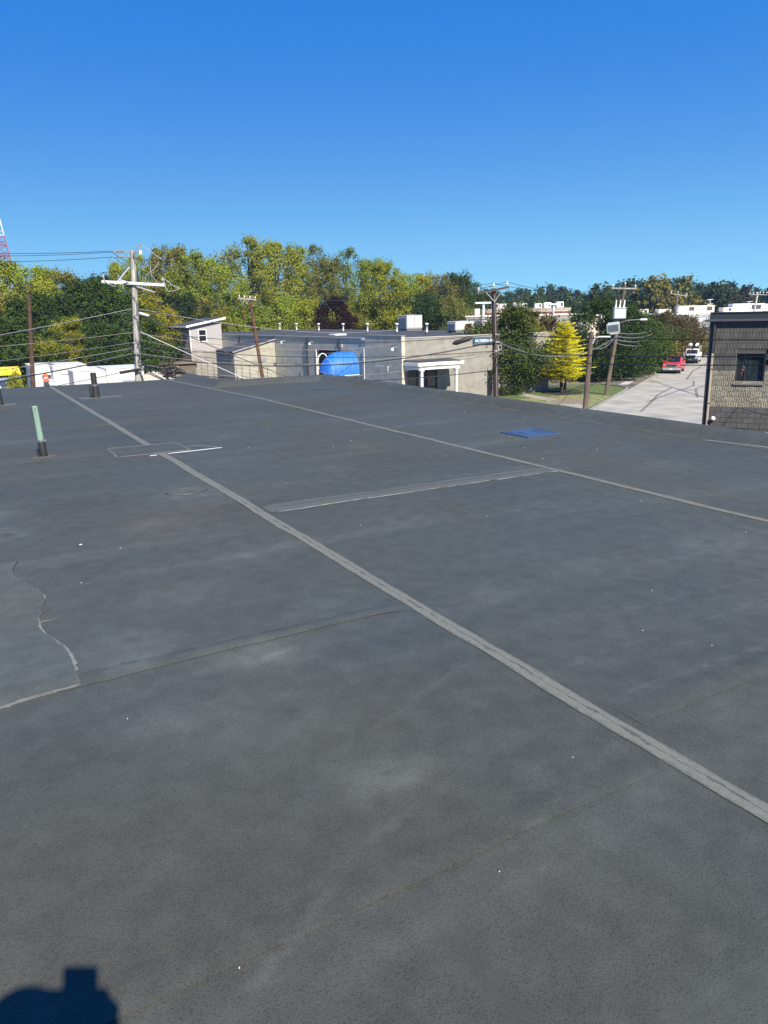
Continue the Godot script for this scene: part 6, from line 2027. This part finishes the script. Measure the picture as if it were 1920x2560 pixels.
# ---------------------------------------------------------------- the photographer, whose shadow falls on the roof
func blend(bones: Array, k: float, cell: float) -> ArrayMesh:
	# tapered capsules [a, b, ra, rb] joined by a smooth minimum and meshed as surface nets
	var lo := Vector3.ONE * 1e9
	var hi := -lo
	for q in bones:
		var r: float = max(q[2], q[3]) + cell * 3.0
		for p in [q[0], q[1]]:
			lo = lo.min(p - Vector3.ONE * r)
			hi = hi.max(p + Vector3.ONE * r)
	var nx := int((hi.x - lo.x) / cell) + 2
	var ny := int((hi.y - lo.y) / cell) + 2
	var nz := int((hi.z - lo.z) / cell) + 2
	var f := PackedFloat32Array()
	f.resize(nx * ny * nz)
	for q in bones:
		var a: Vector3 = q[0]
		var b: Vector3 = q[1]
		var ba := b - a
		var L2: float = max(ba.length_squared(), 1e-9)
		var pad: float = max(q[2], q[3]) + k * 5.0 + cell
		var l := ((a.min(b) - Vector3.ONE * pad - lo) / cell).floor().max(Vector3.ZERO)
		var h := ((a.max(b) + Vector3.ONE * pad - lo) / cell).ceil().min(Vector3(nx - 1, ny - 1, nz - 1))
		for z in range(int(l.z), int(h.z) + 1):
			for y in range(int(l.y), int(h.y) + 1):
				for x in range(int(l.x), int(h.x) + 1):
					var p := lo + Vector3(x, y, z) * cell
					var t: float = clamp((p - a).dot(ba) / L2, 0.0, 1.0)
					var d: float = p.distance_to(a + ba * t) - lerpf(q[2], q[3], t)
					f[(z * ny + y) * nx + x] += exp(-d / k)
	var vid := {}
	var st := S()
	st.set_smooth_group(1)
	var verts := []
	var off := [Vector3i(0, 0, 0), Vector3i(1, 0, 0), Vector3i(0, 1, 0), Vector3i(1, 1, 0), Vector3i(0, 0, 1), Vector3i(1, 0, 1), Vector3i(0, 1, 1), Vector3i(1, 1, 1)]
	var edges := [[0, 1], [2, 3], [4, 5], [6, 7], [0, 2], [1, 3], [4, 6], [5, 7], [0, 4], [1, 5], [2, 6], [3, 7]]
	for z in nz - 1:
		for y in ny - 1:
			for x in nx - 1:
				var v := []
				var ins := 0
				for o in off:
					var s := f[((z + o.z) * ny + y + o.y) * nx + x + o.x]
					v.append(s)
					if s > 1.0: ins += 1
				if ins == 0 or ins == 8: continue
				var m := Vector3.ZERO
				var c := 0
				for e in edges:
					if (v[e[0]] > 1.0) != (v[e[1]] > 1.0):
						var da: float = -k * log(max(v[e[0]], 1e-6))
						var db: float = -k * log(max(v[e[1]], 1e-6))
						m += Vector3(off[e[0]]).lerp(Vector3(off[e[1]]), clamp(da / (da - db), 0.0, 1.0))
						c += 1
				vid[(z * ny + y) * nx + x] = verts.size()
				verts.append(lo + (Vector3(x, y, z) + m / c) * cell)
	var step := [1, nx, nx * ny]
	for key in vid:
		for ax in 3:
			var u: int = step[(ax + 1) % 3]
			var w: int = step[(ax + 2) % 3]
			var i0: int = key
			var s0 := f[i0] > 1.0
			var s1 := f[i0 + step[ax]] > 1.0
			if s0 == s1 or not (vid.has(i0 - u) and vid.has(i0 - w) and vid.has(i0 - u - w)): continue
			var q := [verts[vid[i0]], verts[vid[i0 - u]], verts[vid[i0 - u - w]], verts[vid[i0 - w]]]
			if s0: q.reverse()
			quad(st, q[0], q[1], q[2], q[3])
	st.generate_normals()
	return st.commit()

func grow(bones: Array, by: float) -> Array:
	var l := []
	for q in bones: l.append([q[0], q[1], q[2] + by, q[3] + by])
	return l

func photographer() -> void:
	var t := thing("person", "person in dark work clothes and cap holding up a phone", "person", Vector3(-.058, ROOF, .295))
	var sh := Vector3(-.087, -.01, .002)
	var P := func(x: float, y: float, z: float) -> Vector3: return Vector3(x, y, z)
	# joints in metres from the feet; the person faces -z
	var torso := [[P.call(0, .95, 0), P.call(0, 1.15, 0), .135, .125], [P.call(0, 1.15, 0), P.call(0, 1.36, -.01), .13, .145], [P.call(-.12, 1.36, 0), P.call(.12, 1.36, 0), .11, .11], [P.call(-.07, .98, .02), P.call(.07, .98, .02), .12, .12]]
	var shoulders := [[P.call(-.17, 1.40, .01), P.call(.17, 1.40, -.01), .07, .07], [P.call(0, 1.36, .0), P.call(0, 1.50, -.01), .085, .06]]
	var rarm := [[P.call(.19, 1.40, -.01), P.call(.30, 1.15, -.08), .058, .046]]
	var rfore := [[P.call(.30, 1.15, -.08), P.call(.175, 1.40, -.255) + sh, .043, .029]]
	var larm := [[P.call(-.19, 1.40, .01), P.call(-.25, 1.10, .03), .058, .046]]
	var lfore := [[P.call(-.25, 1.10, .03), P.call(-.25, .86, -.05), .042, .028]]
	var legs := []
	var feet := []
	for s in [-1.0, 1.0]:
		legs += [[P.call(s * .09, .93, .0), P.call(s * .11, .50, -.02), .088, .062], [P.call(s * .11, .50, -.02), P.call(s * .12, .10, .02), .058, .042]]
		feet += [[P.call(s * .12, .06, .05), P.call(s * .14, .05, -.16), .05, .04], [P.call(s * .12, .10, .02), P.call(s * .12, .05, .03), .045, .05]]
	var neck := [[P.call(0, 1.46, -.01), P.call(0, 1.56, -.03), .055, .052]]
	var head := [[P.call(0, 1.655, -.03), P.call(0, 1.67, .0), .082, .088], [P.call(0, 1.60, -.06), P.call(0, 1.57, -.075), .058, .04], [P.call(0, 1.63, -.115), P.call(0, 1.605, -.132), .012, .016],
		[P.call(-.035, 1.655, -.105), P.call(.035, 1.655, -.105), .016, .016], [P.call(-.025, 1.575, -.112), P.call(.025, 1.575, -.112), .011, .011],
		[P.call(-.088, 1.625, -.02), P.call(-.09, 1.655, -.015), .014, .018], [P.call(.088, 1.625, -.02), P.call(.09, 1.655, -.015), .014, .018]]
	var skin := mat(.42, .26, .18, .55)
	var body := torso + shoulders + rarm + rfore + larm + lfore + legs + feet + neck + head
	var mesh := blend(body, .014, .016)
	# hands: palms and five bent fingers each, in finer nets joined to the body's mesh
	var st := S()
	st.append_from(mesh, 0, Transform3D.IDENTITY)
	var hd: ArrayMesh = blend(head + neck, .008, .006)
	st.append_from(hd, 0, Transform3D.IDENTITY)
	var rh := [[P.call(.175, 1.40, -.255), P.call(.165, 1.455, -.283), .028, .026], [P.call(.15, 1.46, -.285), P.call(.178, 1.50, -.285), .022, .018]]
	for k in 4:
		var y := 1.455 + k * .021
		rh += [[P.call(.172, y, -.292), P.call(.150, y + .004, -.313), .0095, .009], [P.call(.150, y + .004, -.313), P.call(.115, y + .006, -.314), .009, .0085], [P.call(.115, y + .006, -.314), P.call(.075 + .004 * k, y + .008, -.306), .0085, .0075]]
	rh += [[P.call(.165, 1.44, -.272), P.call(.172, 1.49, -.266), .013, .011], [P.call(.172, 1.49, -.266), P.call(.158, 1.535, -.268), .0105, .009]]
	st.append_from(blend(rh, .005, .0045), 0, Transform3D(Basis.IDENTITY, sh))
	var lh := [[P.call(-.25, .86, -.05), P.call(-.25, .79, -.068), .027, .032]]
	for k in 4:
		var z := -.10 + k * .021
		lh += [[P.call(-.25, .785, z), P.call(-.247, .745, z - .012), .0095, .009], [P.call(-.247, .745, z - .012), P.call(-.236, .712 + .006 * abs(k - 1), z - .012), .009, .0085], [P.call(-.236, .712 + .006 * abs(k - 1), z - .012), P.call(-.222, .692 + .008 * abs(k - 1), z - .006), .0085, .0075]]
	lh += [[P.call(-.245, .83, -.085), P.call(-.238, .79, -.112), .012, .011], [P.call(-.238, .79, -.112), P.call(-.23, .758, -.116), .0105, .009]]
	st.append_from(blend(lh, .005, .0045), 0, Transform3D.IDENTITY)
	put(st.commit(), "body", skin, t)
	put(blend(grow(torso + shoulders + rarm + larm, .016) + grow(rfore, .014) + grow(lfore, .014), .016, .018), "jacket", mat(.025, .03, .04, .85), t)
	put(blend(grow(legs + [torso[0], torso[3]], .014), .014, .018), "trousers", mat(.05, .05, .055, .9), t)
	put(blend(grow(feet, .012), .012, .016), "shoes", mat(.06, .045, .035, .7), t)
	put(blend([[P.call(0, 1.69, .0), P.call(0, 1.70, .02), .092, .092], [P.call(0, 1.60, .055), P.call(0, 1.66, .05), .05, .06]], .01, .01), "hair", mat(.03, .02, .015, .8), t)
	put(blend([[P.call(0, 1.705, -.01), P.call(0, 1.71, .02), .096, .094], [P.call(-.05, 1.70, -.12), P.call(.05, 1.70, -.12), .012, .012], [P.call(-.06, 1.70, -.09), P.call(.06, 1.70, -.09), .014, .014]], .012, .01), "cap", mat(.03, .03, .035, .85), t)
	for s in [-1.0, 1.0]:
		var e := SphereMesh.new()
		e.radius = .011
		e.height = .022
		put(e, "eye", mat(.5, .48, .45, .2), t).position = P.call(s * .033, 1.642, -.107)
	# the phone is a thing of its own, held upright in the right hand just behind the lens
	var ph := thing("phone", "dark phone held upright in the photographer's right hand", "phone", Vector3(0, 7.9, .006))
	ph.rotation.x = deg_to_rad(-14.4)
	seg(ph, "case", mat(.02, .022, .026, .4), Vector3(-.074, -.148, .004), Vector3(.014, .018, .013), .003)
	seg(ph, "screen", mat(.01, .01, .012, .1), Vector3(-.072, -.146, .0131), Vector3(.012, .016, .0138))
	seg(ph, "lens_bump", mat(.015, .015, .018, .2), Vector3(-.028, -.034, .0012), Vector3(.012, .012, .0038), .001)

func _ready() -> void:
	rng.seed = 2024
	# camera: a phone held upright at standing height, tipped down and rolled a little
	var cam := Camera3D.new()
	cam.name = "camera"
	add_child(cam)
	cam.position = Vector3(0, 7.9, 0)
	cam.basis = Basis(Vector3.RIGHT, deg_to_rad(-14.4)) * Basis(Vector3.BACK, deg_to_rad(-1.2))
	cam.fov = 67.27
	cam.near = 0.01
	cam.far = 3000.0
	cam.current = true
	# clear early autumn sky
	var env := Environment.new()
	env.background_mode = Environment.BG_SKY
	var sky := Sky.new()
	var sm := ProceduralSkyMaterial.new()
	sm.sky_top_color = Color(0.040, 0.354, 0.669)
	sm.sky_horizon_color = Color(0.487, 0.737, 0.824)
	sm.sky_curve = 0.075
	sm.ground_bottom_color = Color(0.2, 0.2, 0.2)
	sm.ground_horizon_color = Color(0.45, 0.5, 0.5)
	sm.sun_angle_max = 1.0
	sky.sky_material = sm
	env.sky = sky
	env.tonemap_mode = Environment.TONE_MAPPER_LINEAR
	env.tonemap_exposure = 1.8
	env.fog_enabled = true
	env.fog_density = 0.0002
	env.fog_light_color = Color(0.6, 0.75, 0.9)
	env.sdfgi_enabled = true
	env.ssao_enabled = true
	env.ssil_enabled = true
	var we := WorldEnvironment.new()
	we.name = "world_environment"
	we.environment = env
	add_child(we)
	# the sun stands behind the camera's right shoulder
	var sun := DirectionalLight3D.new()
	sun.name = "sun"
	add_child(sun)
	sun.look_at_from_position(Vector3(3.18, 6.68, 6.73), Vector3.ZERO)
	sun.light_energy = 1.6
	sun.light_color = Color(1.0, 0.96, 0.89)
	sun.light_angular_distance = 0.53
	sun.shadow_enabled = true
	make_textures()
	setting()
	own_building()
	grey_block()
	block_building()
	distance()
	plant_trees()
	golden_conifer()
	shrubs()
	rooftop_units()
	poles_and_wires()
	vehicles()
	yard()
	roof_pipes()
	photographer()
	roof_litter()
